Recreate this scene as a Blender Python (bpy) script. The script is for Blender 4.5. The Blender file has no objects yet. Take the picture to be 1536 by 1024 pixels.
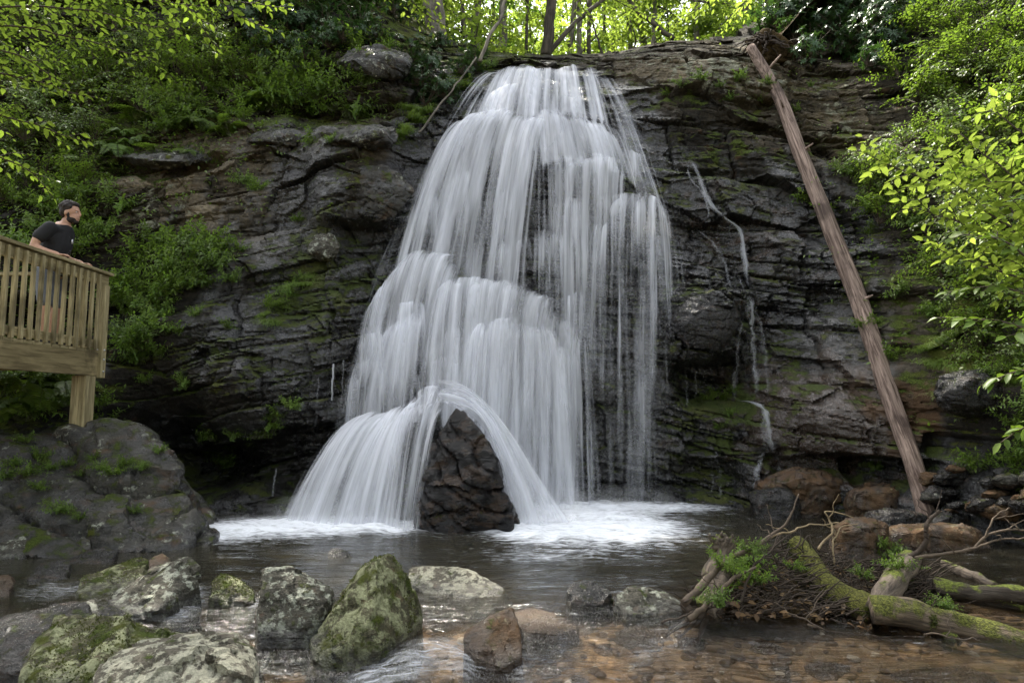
import bpy, bmesh, math, random
import numpy as np
from mathutils import Vector, Matrix, Euler, Quaternion

random.seed(7)
RNG = np.random.default_rng(11)
SC = bpy.context.scene
COL = SC.collection

# ------------------------------------------------------------------ camera
F = 1000.0                      # focal length in photo pixels (1536 wide)
H = 1.45                        # eye height over the pool
TILT = math.atan(0.100)
cT, sT = math.cos(TILT), math.sin(TILT)
cam = bpy.data.objects.new('camera', bpy.data.cameras.new('camera'))
COL.objects.link(cam)
cam.location = (0, 0, H)
cam.rotation_euler = (math.pi / 2 + TILT, 0, 0)
cam.data.sensor_width = 36
cam.data.lens = 36 * F / 1536
cam.data.clip_start = 0.05
cam.data.clip_end = 500
SC.camera = cam

def ray(px, py):
    a = (np.asarray(px, float) - 768) / F
    b = -(np.asarray(py, float) - 512) / F
    dx, dy, dz = a, cT - b * sT, sT + b * cT
    return dx / dy, dz / dy
def P(px, py, Y):
    rx, rz = ray(px, py)
    return np.stack(np.broadcast_arrays(rx * Y, np.asarray(Y, float) + 0 * rx, H + rz * Y), -1)
def PZ(px, py, z=0.0):          # the point of height z seen at a pixel
    rx, rz = ray(px, py)
    return P(px, py, (z - H) / rz)
def project(p):
    x, y, z = p[0], p[1], p[2] - H
    d = y * cT + z * sT
    u = -y * sT + z * cT
    return 768 + F * x / d, 512 - F * u / d

# ------------------------------------------------------------------ noise
def _h(ix, iy, iz, s):
    n = (ix.astype(np.int64) * 374761393 + iy.astype(np.int64) * 668265263 + iz.astype(np.int64) * 2147483647 + s * 1274126177) & 0xFFFFFFFF
    n = ((n ^ (n >> 13)) * 1274126177) & 0xFFFFFFFF
    n = ((n ^ (n >> 16)) * 2246822519) & 0xFFFFFFFF
    return ((n ^ (n >> 15)) & 0xFFFFFF) / float(0xFFFFFF)
def vnoise(x, y, z=None, s=0):
    x = np.asarray(x, float); y = np.asarray(y, float)
    z = np.zeros_like(x) if z is None else np.asarray(z, float)
    ix, iy, iz = np.floor(x), np.floor(y), np.floor(z)
    fx, fy, fz = x - ix, y - iy, z - iz
    sm = lambda t: t * t * t * (t * (t * 6 - 15) + 10)
    ux, uy, uz = sm(fx), sm(fy), sm(fz)
    r = 0
    for a in (0, 1):
        for b in (0, 1):
            for c in (0, 1):
                w = (ux if a else 1 - ux) * (uy if b else 1 - uy) * (uz if c else 1 - uz)
                r = r + w * _h(ix + a, iy + b, iz + c, s)
    return r * 2 - 1
def fbm(x, y, z=None, s=0, o=4, g=0.5):
    r, a, t, k = 0, 1.0, 0, 1.0
    for i in range(o):
        r = r + a * vnoise(x * k + 17.3 * i, y * k - 9.1 * i, None if z is None else z * k, s + i)
        t += a; a *= g; k *= 2.03
    return r / t
def facets(x, y, z=None, s=0, slope=.9):
    """Broken faces: each point takes the tilted plane of its nearest random centre."""
    x = np.asarray(x, float); y = np.asarray(y, float); flat = z is None
    z = np.zeros_like(x) if flat else np.asarray(z, float)
    ix, iy, iz = np.floor(x), np.floor(y), np.floor(z); best = np.full(x.shape, 9e9); out = np.zeros_like(x)
    for a in (-1, 0, 1):
        for b in (-1, 0, 1):
            for c in ((0,) if flat else (-1, 0, 1)):
                cx, cy, cz = ix + a, iy + b, iz + c
                dx = x - cx - _h(cx, cy, cz, s); dy = y - cy - _h(cx, cy, cz, s + 1); dz = 0 * z if flat else z - cz - _h(cx, cy, cz, s + 2)
                d = dx * dx + dy * dy + dz * dz
                h = (_h(cx, cy, cz, s + 3) * 2 - 1) * .5 + slope * (dx * (_h(cx, cy, cz, s + 4) * 2 - 1) + dy * (_h(cx, cy, cz, s + 5) * 2 - 1) + dz * (_h(cx, cy, cz, s + 6) * 2 - 1))
                m = d < best; best = np.where(m, d, best); out = np.where(m, h, out)
    return out
def sstep(a, b, x):
    t = np.clip((x - a) / (b - a), 0, 1)
    return t * t * (3 - 2 * t)

# ------------------------------------------------------------------ meshes
def mesh_from(name, verts, faces, mats=None, smooth=True, attrs=None, uv=None):
    """verts (N,3); faces: an (M,k) int array or a list of such arrays."""
    me = bpy.data.meshes.new(name)
    verts = np.ascontiguousarray(verts, np.float32)
    if not isinstance(faces, list): faces = [faces]
    faces = [np.asarray(f, np.int32) for f in faces if len(f)]
    me.vertices.add(len(verts)); me.vertices.foreach_set('co', verts.ravel())
    li = np.concatenate([f.ravel() for f in faces]).astype(np.int32)
    tot = np.concatenate([np.full(len(f), f.shape[1], np.int32) for f in faces])
    st = np.concatenate([[0], np.cumsum(tot)[:-1]]).astype(np.int32)
    me.loops.add(len(li)); me.loops.foreach_set('vertex_index', li)
    me.polygons.add(len(tot)); me.polygons.foreach_set('loop_start', st); me.polygons.foreach_set('loop_total', tot)
    me.update(calc_edges=True)
    me.polygons.foreach_set('use_smooth', np.full(len(tot), smooth, bool))
    for k, a in (attrs or {}).items():
        a = np.asarray(a, np.float32)
        if a.ndim == 1:
            me.attributes.new(k, 'FLOAT', 'POINT').data.foreach_set('value', a)
        else:
            me.attributes.new(k, 'FLOAT_COLOR', 'POINT').data.foreach_set('color', np.concatenate([a, np.ones((len(a), 1))], 1).astype(np.float32).ravel())
    if uv is not None:
        l = me.uv_layers.new(name='flow')
        l.data.foreach_set('uv', np.asarray(uv, np.float32)[li].ravel())
    me.validate()
    for m in ([] if mats is None else (mats if isinstance(mats, (list, tuple)) else [mats])):
        me.materials.append(m)
    return me
def link(name, me, parent=None):
    o = bpy.data.objects.new(name, me); COL.objects.link(o)
    if parent is not None: o.parent = parent
    return o
def obj(name, verts, faces, mat, parent=None, **k):
    return link(name, mesh_from(name, verts, faces, mat, **k), parent)
def grid_faces(nu, nv):
    a = np.arange((nu - 1) * (nv - 1)); i, j = a // (nv - 1), a % (nv - 1)
    b = i * nv + j
    return np.stack([b, b + nv, b + nv + 1, b + 1], 1)
class MB:                       # collects pieces of one mesh
    def __init__(s): s.v = []; s.f = {}; s.n = 0
    def add(s, v, f):
        v = np.asarray(v, float)
        for g in (f if isinstance(f, list) else [f]):
            g = np.asarray(g, int)
            if len(g): s.f.setdefault(g.shape[1], []).append(g + s.n)
        s.v.append(v); s.n += len(v)
    def tube(s, pts, rad, sides=8, cap=True, bump=0, seed=0):
        pts = np.asarray(pts, float); n = len(pts); rad = np.broadcast_to(np.asarray(rad, float), (n,))
        t = np.gradient(pts, axis=0); t /= np.linalg.norm(t, axis=1, keepdims=True) + 1e-9
        ref = np.array([0, 0, 1.0]) if abs(t[0][2]) < .9 else np.array([1.0, 0, 0])
        u = np.cross(t, ref); u /= np.linalg.norm(u, axis=1, keepdims=True) + 1e-9
        w = np.cross(u, t)
        a = np.linspace(0, 2 * np.pi, sides, endpoint=False)
        r = np.repeat(rad[:, None], sides, 1)
        if bump:
            ii = np.repeat(np.arange(n)[:, None], sides, 1).astype(float)
            r = r * (1 + bump * fbm(np.cos(a)[None] * 2.2 + 0 * ii, np.sin(a)[None] * 2.2 + 0 * ii, ii * (5.0 / n), seed, 2))
        v = pts[:, None] + r[..., None] * (np.cos(a)[None, :, None] * u[:, None] + np.sin(a)[None, :, None] * w[:, None])
        i = np.arange(n - 1)[:, None] * sides; j = np.arange(sides)[None]
        q = np.stack([i + j, i + (j + 1) % sides, i + sides + (j + 1) % sides, i + sides + j], -1).reshape(-1, 4)
        vv = v.reshape(-1, 3); fs = [q]
        if cap:
            vv = np.concatenate([vv, pts[:1] , pts[-1:]]); k = n * sides
            jj = np.arange(sides)
            fs.append(np.stack([np.full(sides, k), (jj + 1) % sides, jj], 1))
            fs.append(np.stack([np.full(sides, k + 1), (n - 1) * sides + jj, (n - 1) * sides + (jj + 1) % sides], 1))
        s.add(vv, fs)
    def box(s, lo, hi, M=None):
        lo, hi = np.array(lo, float), np.array(hi, float)
        c = np.array([[x, y, z] for x in (0, 1) for y in (0, 1) for z in (0, 1)], float)
        v = lo + c * (hi - lo)
        if M is not None: v = (np.asarray(M)[:3, :3] @ v.T).T + np.asarray(M)[:3, 3]
        s.add(v, np.array([[0, 1, 3, 2], [4, 6, 7, 5], [0, 4, 5, 1], [2, 3, 7, 6], [0, 2, 6, 4], [1, 5, 7, 3]]))
    def obj(s, name, mat, parent=None, **k):
        return obj(name, np.concatenate(s.v), [np.concatenate(g) for g in s.f.values()], mat, parent, **k)
    def mesh(s, name, mat, **k):
        return mesh_from(name, np.concatenate(s.v), [np.concatenate(g) for g in s.f.values()], mat, **k)
def smooth_path(pts, n=40, jit=0, seed=0):
    pts = np.asarray(pts, float); m = len(pts)
    d = np.concatenate([[0], np.cumsum(np.linalg.norm(np.diff(pts, axis=0), axis=1))]); d /= d[-1]
    t = np.linspace(0, 1, n)
    if m == 2: out = pts[0] + (pts[1] - pts[0]) * t[:, None]
    else:
        tan = np.gradient(pts, d, axis=0)
        k = np.clip(np.searchsorted(d, t, 'right') - 1, 0, m - 2)
        h = (d[k + 1] - d[k])[:, None]; s = ((t - d[k]) / (d[k + 1] - d[k]))[:, None]
        out = (2*s**3-3*s**2+1)*pts[k] + (s**3-2*s**2+s)*h*tan[k] + (-2*s**3+3*s**2)*pts[k+1] + (s**3-s**2)*h*tan[k+1]
    if jit:
        q = t * min(n * .35, 6.0)
        out = out + jit * np.stack([fbm(q, q * 0 + 3, None, seed, 3), fbm(q, q * 0 + 9, None, seed + 5, 3), fbm(q, q * 0 + 5, None, seed + 9, 3)], 1)
    return out

class Leaves:
    def __init__(s): s.b = []; s.a = []; s.n = []; s.l = []; s.w = []
    def add(s, b, a, n, l, w): s.b.append(b); s.a.append(a); s.n.append(n); s.l.append(l); s.w.append(w)
    def extend(s, b, a, n, l, w):
        for q in zip(b, a, n, l, w): s.add(*q)
    def mesh(s, name, mat, fold=.16, droop=.18, pts=6):
        b = np.array(s.b, float); a = np.array(s.a, float); n = np.array(s.n, float); l = np.array(s.l, float)[:, None]; w = np.array(s.w, float)[:, None]
        a /= np.linalg.norm(a, axis=1, keepdims=True) + 1e-9
        u = np.cross(n, a); u /= np.linalg.norm(u, axis=1, keepdims=True) + 1e-9
        n = np.cross(a, u)
        def q(t, side, up): return b + a * (l * t) + u * (l * w * side) + n * (l * up)
        k = len(b)
        if pts == 4:
            v = np.stack([q(0, 0, 0), q(.45, -.5, fold * .4), q(1, 0, -droop), q(.45, .5, fold * .4)], 1)
            f = np.arange(k)[:, None] * 4 + np.array([0, 1, 2, 3])
            return mesh_from(name, v.reshape(-1, 3), f, mat)
        v = np.stack([q(0, 0, 0), q(.22, -.40, fold * w), q(.58, -.46, fold * w - droop * .35), q(1, 0, -droop), q(.58, .46, fold * w - droop * .35), q(.22, .40, fold * w), q(.4, 0, -.0)], 1)
        i = np.arange(k)[:, None] * 7
        f = np.concatenate([i + np.array([0, 6, 2, 1]), i + np.array([6, 3, 2, 2])[None] * 1], 0)
        f4 = np.concatenate([i + np.array([0, 6, 2, 1]), i + np.array([0, 5, 4, 6])]); f3 = np.concatenate([i + np.array([6, 3, 2]), i + np.array([6, 4, 3])])
        return mesh_from(name, v.reshape(-1, 3), [f4, f3], mat)

# ------------------------------------------------------------------ naming
REG = []                        # things whose label is completed at the end
def tag(o, label, cat, group=None, auto=False):
    o['label'] = label; o['category'] = cat
    if group: o['group'] = group
    if auto: REG.append(o)
    return o
def kind(o, k, label=None):
    o['kind'] = k
    if label: o['label'] = label
    return o
def empty(name, loc, rz=0.0):
    o = bpy.data.objects.new(name, None); COL.objects.link(o)
    o.location = loc; o.rotation_euler = (0, 0, rz); o.empty_display_size = .1
    return o
def copy_tree(o, parent=None):
    c = o.copy(); COL.objects.link(c)
    if parent is not None: c.parent = parent
    for ch in list(o.children): copy_tree(ch, c)
    return c

# ------------------------------------------------------------------ material helpers
class NT:
    def __init__(s, name):
        s.m = bpy.data.materials.new(name); s.m.use_nodes = True
        s.t = s.m.node_tree; s.t.nodes.clear()
        s.out = s.n('ShaderNodeOutputMaterial')
    def n(s, ty, **k):
        o = s.t.nodes.new(ty)
        for a, b in k.items():
            if a.startswith('i_'):
                key = a[2:]; key = int(key) if key.isdigit() else key.replace('_', ' ')
                s.set(o.inputs[key], b)
            else: setattr(o, a, b)
        return o
    def set(s, sock, v):
        if isinstance(v, bpy.types.NodeSocket): s.t.links.new(v, sock)
        elif isinstance(v, bpy.types.Node): s.t.links.new(v.outputs[0], sock)
        else:
            if isinstance(v, (tuple, list)) and len(v) == 3 and sock.type == 'RGBA': v = (*v, 1)
            sock.default_value = v
    def math(s, op, a, b=0.0, c=0.0, clamp=False):
        o = s.n('ShaderNodeMath', operation=op, use_clamp=clamp)
        s.set(o.inputs[0], a); s.set(o.inputs[1], b); s.set(o.inputs[2], c)
        return o.outputs[0]
    def mix(s, f, a, b):
        o = s.n('ShaderNodeMix', data_type='RGBA')
        s.set(o.inputs[0], f); s.set(o.inputs[6], a); s.set(o.inputs[7], b)
        return o.outputs[2]
    def ramp(s, v, a, b, lo=0.0, hi=1.0, smooth=True):
        o = s.n('ShaderNodeMapRange', interpolation_type='SMOOTHSTEP' if smooth else 'LINEAR')
        s.set(o.inputs[0], v); s.set(o.inputs[1], a); s.set(o.inputs[2], b); s.set(o.inputs[3], lo); s.set(o.inputs[4], hi)
        return o.outputs[0]
    def noise(s, vec, scale, detail=4, rough=.55, sc=None, dist=0.0, off=(0, 0, 0)):
        if sc is not None or off != (0, 0, 0):
            mp = s.n('ShaderNodeMapping'); s.set(mp.inputs[0], vec); mp.inputs[3].default_value = sc or (1, 1, 1); mp.inputs[1].default_value = off
            vec = mp.outputs[0]
        o = s.n('ShaderNodeTexNoise'); s.set(o.inputs['Vector'], vec)
        o.inputs['Scale'].default_value = scale; o.inputs['Detail'].default_value = detail
        o.inputs['Roughness'].default_value = rough; o.inputs['Distortion'].default_value = dist
        return o.outputs['Fac']
    def bump(s, h, strength=.5, dist=.02, normal=None):
        o = s.n('ShaderNodeBump'); s.set(o.inputs['Height'], h); o.inputs['Strength'].default_value = strength
        o.inputs['Distance'].default_value = dist
        if normal is not None: s.set(o.inputs['Normal'], normal)
        return o.outputs[0]
    def bsdf(s, color, rough=.6, spec=.5, normal=None, **k):
        o = s.n('ShaderNodeBsdfPrincipled'); s.set(o.inputs['Base Color'], color); s.set(o.inputs['Roughness'], rough)
        s.set(o.inputs['Specular IOR Level'], spec)
        if normal is not None: s.set(o.inputs['Normal'], normal)
        for a, b in k.items(): s.set(o.inputs[a.replace('_', ' ')], b)
        return o.outputs[0]
    def done(s, sh):
        s.t.links.new(sh, s.out.inputs[0]); return s.m

def rock_mat(name, dark, mid, lichen=(.36, .37, .30), lichen_amt=.3, moss_amt=.2, wet=.4, rust_amt=.1, grain=(1, 1, 3.5), attr=False, bumpk=1.0, fs=2.7, gl=.27, sp=.42, moss_col=(.055, .075, .012)):
    t = NT(name)
    tc0 = t.n('ShaderNodeTexCoord').outputs['Object']
    if attr: fs = 1.0
    vm = t.n('ShaderNodeVectorMath', operation='SCALE'); t.set(vm.inputs[0], tc0); vm.inputs['Scale'].default_value = fs; tc = vm.outputs[0]
    geo = t.n('ShaderNodeNewGeometry')
    big = t.noise(tc, 1.6, 5, .6)
    lam = t.noise(tc, 3.2, 7, .62, sc=grain, dist=.15)
    fin = t.noise(tc, 22, 6, .65)
    col = t.mix(t.ramp(t.math('ADD', t.math('MULTIPLY', big, .5), t.math('MULTIPLY', lam, .5)), .36, .64), dark, mid)
    col = t.mix(t.ramp(fin, .42, .75, 0, .55), col, tuple(min(1, c * 1.75) for c in mid))
    col = t.mix(t.ramp(fin, .25, .45, .6, 0), col, tuple(c * .5 for c in dark))
    if attr:
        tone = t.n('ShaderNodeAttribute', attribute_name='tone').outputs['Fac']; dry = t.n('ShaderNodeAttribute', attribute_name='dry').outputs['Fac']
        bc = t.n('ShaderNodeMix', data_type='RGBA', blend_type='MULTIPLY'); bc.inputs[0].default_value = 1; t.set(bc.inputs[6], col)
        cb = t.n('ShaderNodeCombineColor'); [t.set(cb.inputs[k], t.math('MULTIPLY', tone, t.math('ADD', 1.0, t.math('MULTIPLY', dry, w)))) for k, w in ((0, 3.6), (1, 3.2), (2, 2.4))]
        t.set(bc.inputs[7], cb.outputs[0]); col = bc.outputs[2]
        a = t.n('ShaderNodeAttribute', attribute_name='cover')
        sp = t.n('ShaderNodeSeparateColor'); t.set(sp.inputs[0], a.outputs['Color'])
        moss_a, wet_a, lich_a = sp.outputs[0], sp.outputs[1], sp.outputs[2]
        rust_a = t.n('ShaderNodeAttribute', attribute_name='rust').outputs['Fac']
    else:
        moss_a, wet_a, lich_a, rust_a = moss_amt, wet, lichen_amt, rust_amt
    rn = t.noise(tc, 2.3, 6, .6, sc=(1, 1, 2), off=(5, 2, 8))
    rmask = t.ramp(t.math('ADD', rn, t.math('MULTIPLY', rust_a, .5)), .62, .8)
    col = t.mix(t.math('MULTIPLY', rmask, .8), col, (.105, .062, .034))
    ln = t.noise(tc, 5.5, 9, .68, off=(3, 7, 1))
    ln2 = t.noise(tc, 1.7, 3, .5, off=(13, 7, 1))
    lv = t.math('ADD', t.math('ADD', t.math('MULTIPLY', ln, .72), t.math('MULTIPLY', ln2, .28)), t.math('MULTIPLY', lich_a, .3))
    lmask = t.ramp(lv, .63, .69)
    lcol = t.mix(t.ramp(fin, .35, .65), tuple(c * .62 for c in lichen), lichen)
    col = t.mix(lmask, col, lcol)
    sepn = t.n('ShaderNodeSeparateXYZ'); t.set(sepn.inputs[0], geo.outputs['Normal'])
    mn = t.noise(tc, 3.1, 7, .65, off=(1, 17, 4))
    mv = t.math('ADD', t.math('ADD', mn, t.math('MULTIPLY', sepn.outputs[2], .07)), t.math('MULTIPLY', moss_a, .42))
    mmask = t.ramp(mv, .68, .82)
    mcol = t.mix(t.ramp(t.noise(tc, 60, 3, .6), .3, .7), tuple(c * .45 for c in moss_col), tuple(c * 1.6 for c in moss_col))
    mcol = t.mix(t.ramp(ln2, .42, .62, 0, .6), mcol, (.085, .085, .018))
    col = t.mix(mmask, col, mcol)
    # wet band just over the water and wet patches
    sp2 = t.n('ShaderNodeSeparateXYZ'); t.set(sp2.inputs[0], geo.outputs['Position'])
    wn = t.noise(tc, 1.9, 5, .6, sc=(1, 1, .6), off=(9, 9, 9))
    band = t.ramp(t.math('ADD', sp2.outputs[2], t.math('MULTIPLY', wn, .12)), .06, .17, 1, 0)
    wv = t.math('MAXIMUM', t.ramp(t.math('ADD', wn, t.math('MULTIPLY', wet_a, .6)), .62, .86), band)
    wv = t.math('MULTIPLY', wv, t.math('SUBTRACT', 1.0, t.math('MULTIPLY', mmask, .75)))
    col = t.mix(t.math('MULTIPLY', wv, .62), col, (.004, .004, .005))
    rough = t.ramp(wv, 0, 1, .82, gl, False)
    rough = t.math('ADD', rough, t.math('MULTIPLY', t.math('SUBTRACT', fin, .5), .3), clamp=True)
    cm = t.n('ShaderNodeMapping'); t.set(cm.inputs[0], tc); cm.inputs[3].default_value = (3.2, 3.2, 7.5)
    cn = t.n('ShaderNodeTexNoise'); t.set(cn.inputs[0], tc); cn.inputs['Scale'].default_value = 5; cn.inputs['Detail'].default_value = 3
    ca = t.n('ShaderNodeMix', data_type='VECTOR'); ca.inputs[0].default_value = .25; t.set(ca.inputs[4], cm.outputs[0]); t.set(ca.inputs[5], cn.outputs['Color'])
    vc = t.n('ShaderNodeTexVoronoi', feature='F1'); t.set(vc.inputs['Vector'], ca.outputs[1]); vc.inputs['Scale'].default_value = 1.6
    sc_ = t.n('ShaderNodeSeparateColor'); t.set(sc_.inputs[0], vc.outputs['Color'])
    chip = t.math('ADD', t.math('MULTIPLY', sc_.outputs[0], .7), t.math('MULTIPLY', vc.outputs['Distance'], -.5))
    hb = t.math('ADD', t.math('ADD', t.math('MULTIPLY', lam, .8), t.math('MULTIPLY', chip, .3 if attr else .10)), t.math('MULTIPLY', fin, .5))
    hb = t.math('ADD', hb, t.math('MULTIPLY', mmask, t.math('ADD', t.math('MULTIPLY', t.noise(tc, 90, 2, .6), .5), .25)))
    hb = t.math('ADD', hb, t.math('MULTIPLY', lmask, .06))
    nrm = t.bump(hb, .9 * bumpk, .06 / (1 if attr else 1.6))
    return t.done(t.bsdf(col, rough, t.math('ADD', .14, t.math('MULTIPLY', wv, sp if not attr else .75)), nrm))

def leaf_mat(name, c1, c2, trans, rough=.45, tw=.42, dead=0.0):
    t = NT(name)
    geo = t.n('ShaderNodeNewGeometry'); oi = t.n('ShaderNodeObjectInfo')
    r = t.math('FRACT', t.math('ADD', geo.outputs['Random Per Island'], oi.outputs['Random']))
    tc = t.n('ShaderNodeTexCoord').outputs['Object']
    col = t.mix(r, c1, c2)
    hs = t.n('ShaderNodeHueSaturation'); t.set(hs.inputs['Color'], col)
    t.set(hs.inputs['Value'], t.ramp(oi.outputs['Random'], 0, 1, .75, 1.25, False))
    t.set(hs.inputs['Hue'], t.ramp(t.noise(tc, 1.3, 2), .3, .7, .485, .515, False))
    col = hs.outputs[0]
    if dead: col = t.mix(t.ramp(geo.outputs['Random Per Island'], 1 - dead, 1 - dead + .01), col, (.16, .09, .03))
    tr = t.n('ShaderNodeBsdfTranslucent'); t.set(tr.inputs[0], t.mix(r, trans, tuple(c * .7 for c in trans)))
    ms = t.n('ShaderNodeMixShader'); t.set(ms.inputs[0], tw)
    t.set(ms.inputs[1], t.bsdf(col, rough, .4)); t.set(ms.inputs[2], tr.outputs[0])
    return t.done(ms.outputs[0])

def wood_mat(name, a, b, axis_scale, scale=6, rough=.7, moss=0.0, bump=.4, mosscol=(.075, .09, .012)):
    t = NT(name)
    tc = t.n('ShaderNodeTexCoord').outputs['Object']
    g = t.noise(tc, scale, 7, .62, sc=axis_scale, dist=.5)
    f = t.noise(tc, 2.1, 4, .5)
    col = t.mix(t.ramp(g, .32, .68), a, b)
    col = t.mix(t.ramp(f, .45, .72, 0, .5), col, tuple(c * .45 for c in a))
    oi = t.n('ShaderNodeObjectInfo'); hv = t.n('ShaderNodeHueSaturation'); t.set(hv.inputs['Color'], col); t.set(hv.inputs['Value'], t.ramp(oi.outputs['Random'], 0, 1, .78, 1.15, False)); col = hv.outputs[0]
    kn = t.noise(tc, 1.1, 5, .65, off=(4, 4, 4), sc=axis_scale if max(axis_scale) > 15 else (1, 1, 1)); col = t.mix(t.ramp(kn, .54, .64, 0, .5), col, tuple(min(1, c * 1.35) for c in b)); col = t.mix(t.ramp(f, .56, .66, 0, .55), col, tuple(c * .4 for c in a))
    h = g
    if moss:
        geo = t.n('ShaderNodeNewGeometry'); sp = t.n('ShaderNodeSeparateXYZ'); t.set(sp.inputs[0], geo.outputs['Normal'])
        mn = t.noise(tc, 5, 7, .65, off=(2, 2, 2))
        mm = t.ramp(t.math('ADD', t.math('ADD', mn, t.math('MULTIPLY', sp.outputs[2], .16)), moss * .42), .66, .78)
        mc = t.mix(t.ramp(t.noise(tc, 70, 3), .3, .7), tuple(c * .5 for c in mosscol), tuple(c * 2.0 for c in mosscol))
        col = t.mix(mm, col, mc)
        h = t.math('ADD', g, t.math('MULTIPLY', mm, t.noise(tc, 110, 2)))
    return t.done(t.bsdf(col, rough, .3, t.bump(h, bump, .02)))

def plain_mat(name, col, rough=.6, var=.25, scale=30, spec=.4, **k):
    t = NT(name); tc = t.n('ShaderNodeTexCoord').outputs['Object']
    n = t.noise(tc, scale, 5, .6)
    c = t.mix(t.ramp(n, .3, .7), tuple(x * (1 - var) for x in col), tuple(min(1, x * (1 + var)) for x in col))
    return t.done(t.bsdf(c, rough, spec, t.bump(n, .3, .004), **k))

M = {}
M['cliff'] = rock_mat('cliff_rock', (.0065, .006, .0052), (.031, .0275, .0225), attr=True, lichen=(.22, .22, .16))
M['grey_rock'] = rock_mat('grey_lichen_rock', (.026, .024, .019), (.10, .093, .075), lichen_amt=.42, moss_amt=.2, wet=.05, rust_amt=.05)
M['white_rock'] = rock_mat('white_lichen_rock', (.035, .032, .025), (.12, .108, .084), lichen=(.36, .35, .27), lichen_amt=.55, moss_amt=.12, wet=.0)
M['moss_rock'] = rock_mat('mossy_rock', (.026, .025, .015), (.10, .093, .056), lichen=(.27, .28, .16), lichen_amt=.52, moss_amt=.34, wet=.05)
M['wet_rock'] = rock_mat('wet_dark_rock', (.009, .008, .007), (.038, .033, .027), lichen_amt=.05, moss_amt=.2, wet=.8, rust_amt=.2)
M['brown_rock'] = rock_mat('brown_wet_rock', (.02, .015, .009), (.085, .06, .035), lichen=(.26, .22, .13), lichen_amt=.2, moss_amt=.15, wet=.35, rust_amt=.6)
M['splash_rock'] = rock_mat('splash_boulder_rock', (.0025, .0022, .0017), (.011, .008, .0055), lichen_amt=.0, moss_amt=.12, wet=1.0, rust_amt=.34, sp=.18, gl=.14, fs=1.8)
M['left_rock'] = rock_mat('left_boulder_rock', (.02, .019, .0165), (.08, .075, .064), lichen_amt=.22, moss_amt=.30, fs=1.7, wet=.45, rust_amt=.2)
M['stone'] = rock_mat('stream_stone', (.05, .032, .018), (.17, .115, .062), lichen_amt=.02, moss_amt=.05, wet=.3, rust_amt=.5)
# ------------------------------------------------------------------ cliff: depth y as a function of (x, z)
CP = [  # photo pixel, distance in metres
 (-1300,900,3.2),(-700,800,5.6),(-300,720,7.6),(0,700,9.0),(150,700,9.4),(350,740,9.6),(520,750,9.9),(700,750,10.2),(850,745,10.25),(1000,745,10.3),(1100,760,10.0),(1250,770,9.3),(1400,775,8.3),(1536,775,7.3),(1800,780,5.9),(2300,800,4.2),
 (-300,600,8.2),(0,600,9.2),(150,600,9.3),(300,600,9.3),(450,590,9.4),(600,600,9.9),(750,600,10.1),(850,620,10.2),(1000,600,10.35),(1100,600,10.3),(1200,620,9.5),(1330,640,8.9),(1450,620,8.3),(1536,600,7.5),(1800,600,6.1),(2300,600,4.6),
 (-700,500,6.6),(-300,500,8.5),(0,480,9.6),(150,500,9.7),(300,500,9.65),(450,500,9.7),(560,520,9.9),(700,500,10.0),(790,480,10.1),(880,520,10.3),(960,500,10.5),(1060,480,10.2),(1120,560,10.4),(1200,500,10.2),(1330,500,9.4),(1430,500,8.7),(1536,480,7.8),(1800,450,6.4),(2300,400,5),
 (-300,400,9.1),(0,380,10.1),(150,400,10.15),(300,400,10.1),(450,400,10.15),(520,420,10.1),(600,400,10.35),(650,390,10.4),(720,400,10.75),(800,400,10.9),(900,450,10.7),(960,400,10.8),(1060,400,10.7),(1200,380,10.6),(1330,380,9.9),(1430,380,9.2),(1536,380,8.3),
 (-700,250,8.5),(0,290,10.7),(150,290,10.6),(300,280,10.6),(450,300,10.6),(530,280,10.5),(620,300,10.95),(750,300,11.15),(870,250,11.3),(950,290,11.0),(1060,300,11.1),(1200,280,11.1),(1330,280,10.5),(1430,250,9.9),(1536,250,8.9),(1800,250,7),(2300,200,5.6),
 (0,180,11.5),(150,200,11.4),(300,200,11.2),(450,200,11.15),(520,190,11.2),(620,210,11.5),(720,180,11.7),(850,175,11.75),(930,190,11.7),(1060,180,11.7),(1200,180,11.9),(1330,180,11.3),(1430,150,10.6),(1536,150,9.6),
 (-700,0,11),(0,80,12.5),(150,80,12.4),(300,100,12.3),(450,120,12.1),(560,110,11.9),(650,130,12.1),(740,112,12.5),(820,110,12.6),(900,112,12.5),(1000,96,12.4),(1100,84,12.8),(1200,100,12.8),(1330,80,12.2),(1430,50,11.5),(1536,50,10.4),(1800,50,8),(2300,0,6.6),
 (0,-30,13.6),(150,-30,13.6),(300,-20,13.5),(450,0,13.3),(560,40,13.2),(650,70,14.4),(740,82,15),(820,85,15),(900,86,15),(1000,68,14.6),(1100,64,15),(1180,40,14.5),(1250,20,14.0),(1330,0,13.4),(1430,-40,12.4),(1536,-60,11.4),
]
cp = np.array(CP, float)
cpw = P(cp[:, 0], cp[:, 1], cp[:, 2])
def _tps(r2): return .5 * r2 * np.log(r2 + 1e-9)
_A = np.stack([cpw[:, 0], cpw[:, 2]], 1)
_n = len(_A)
_K = _tps(((_A[:, None] - _A[None]) ** 2).sum(-1)) + .02 * np.eye(_n)
_Q = np.concatenate([np.ones((_n, 1)), _A], 1)
_L = np.block([[_K, _Q], [_Q.T, np.zeros((3, 3))]])
_sol = np.linalg.solve(_L, np.concatenate([cpw[:, 1], np.zeros(3)]))
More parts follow.
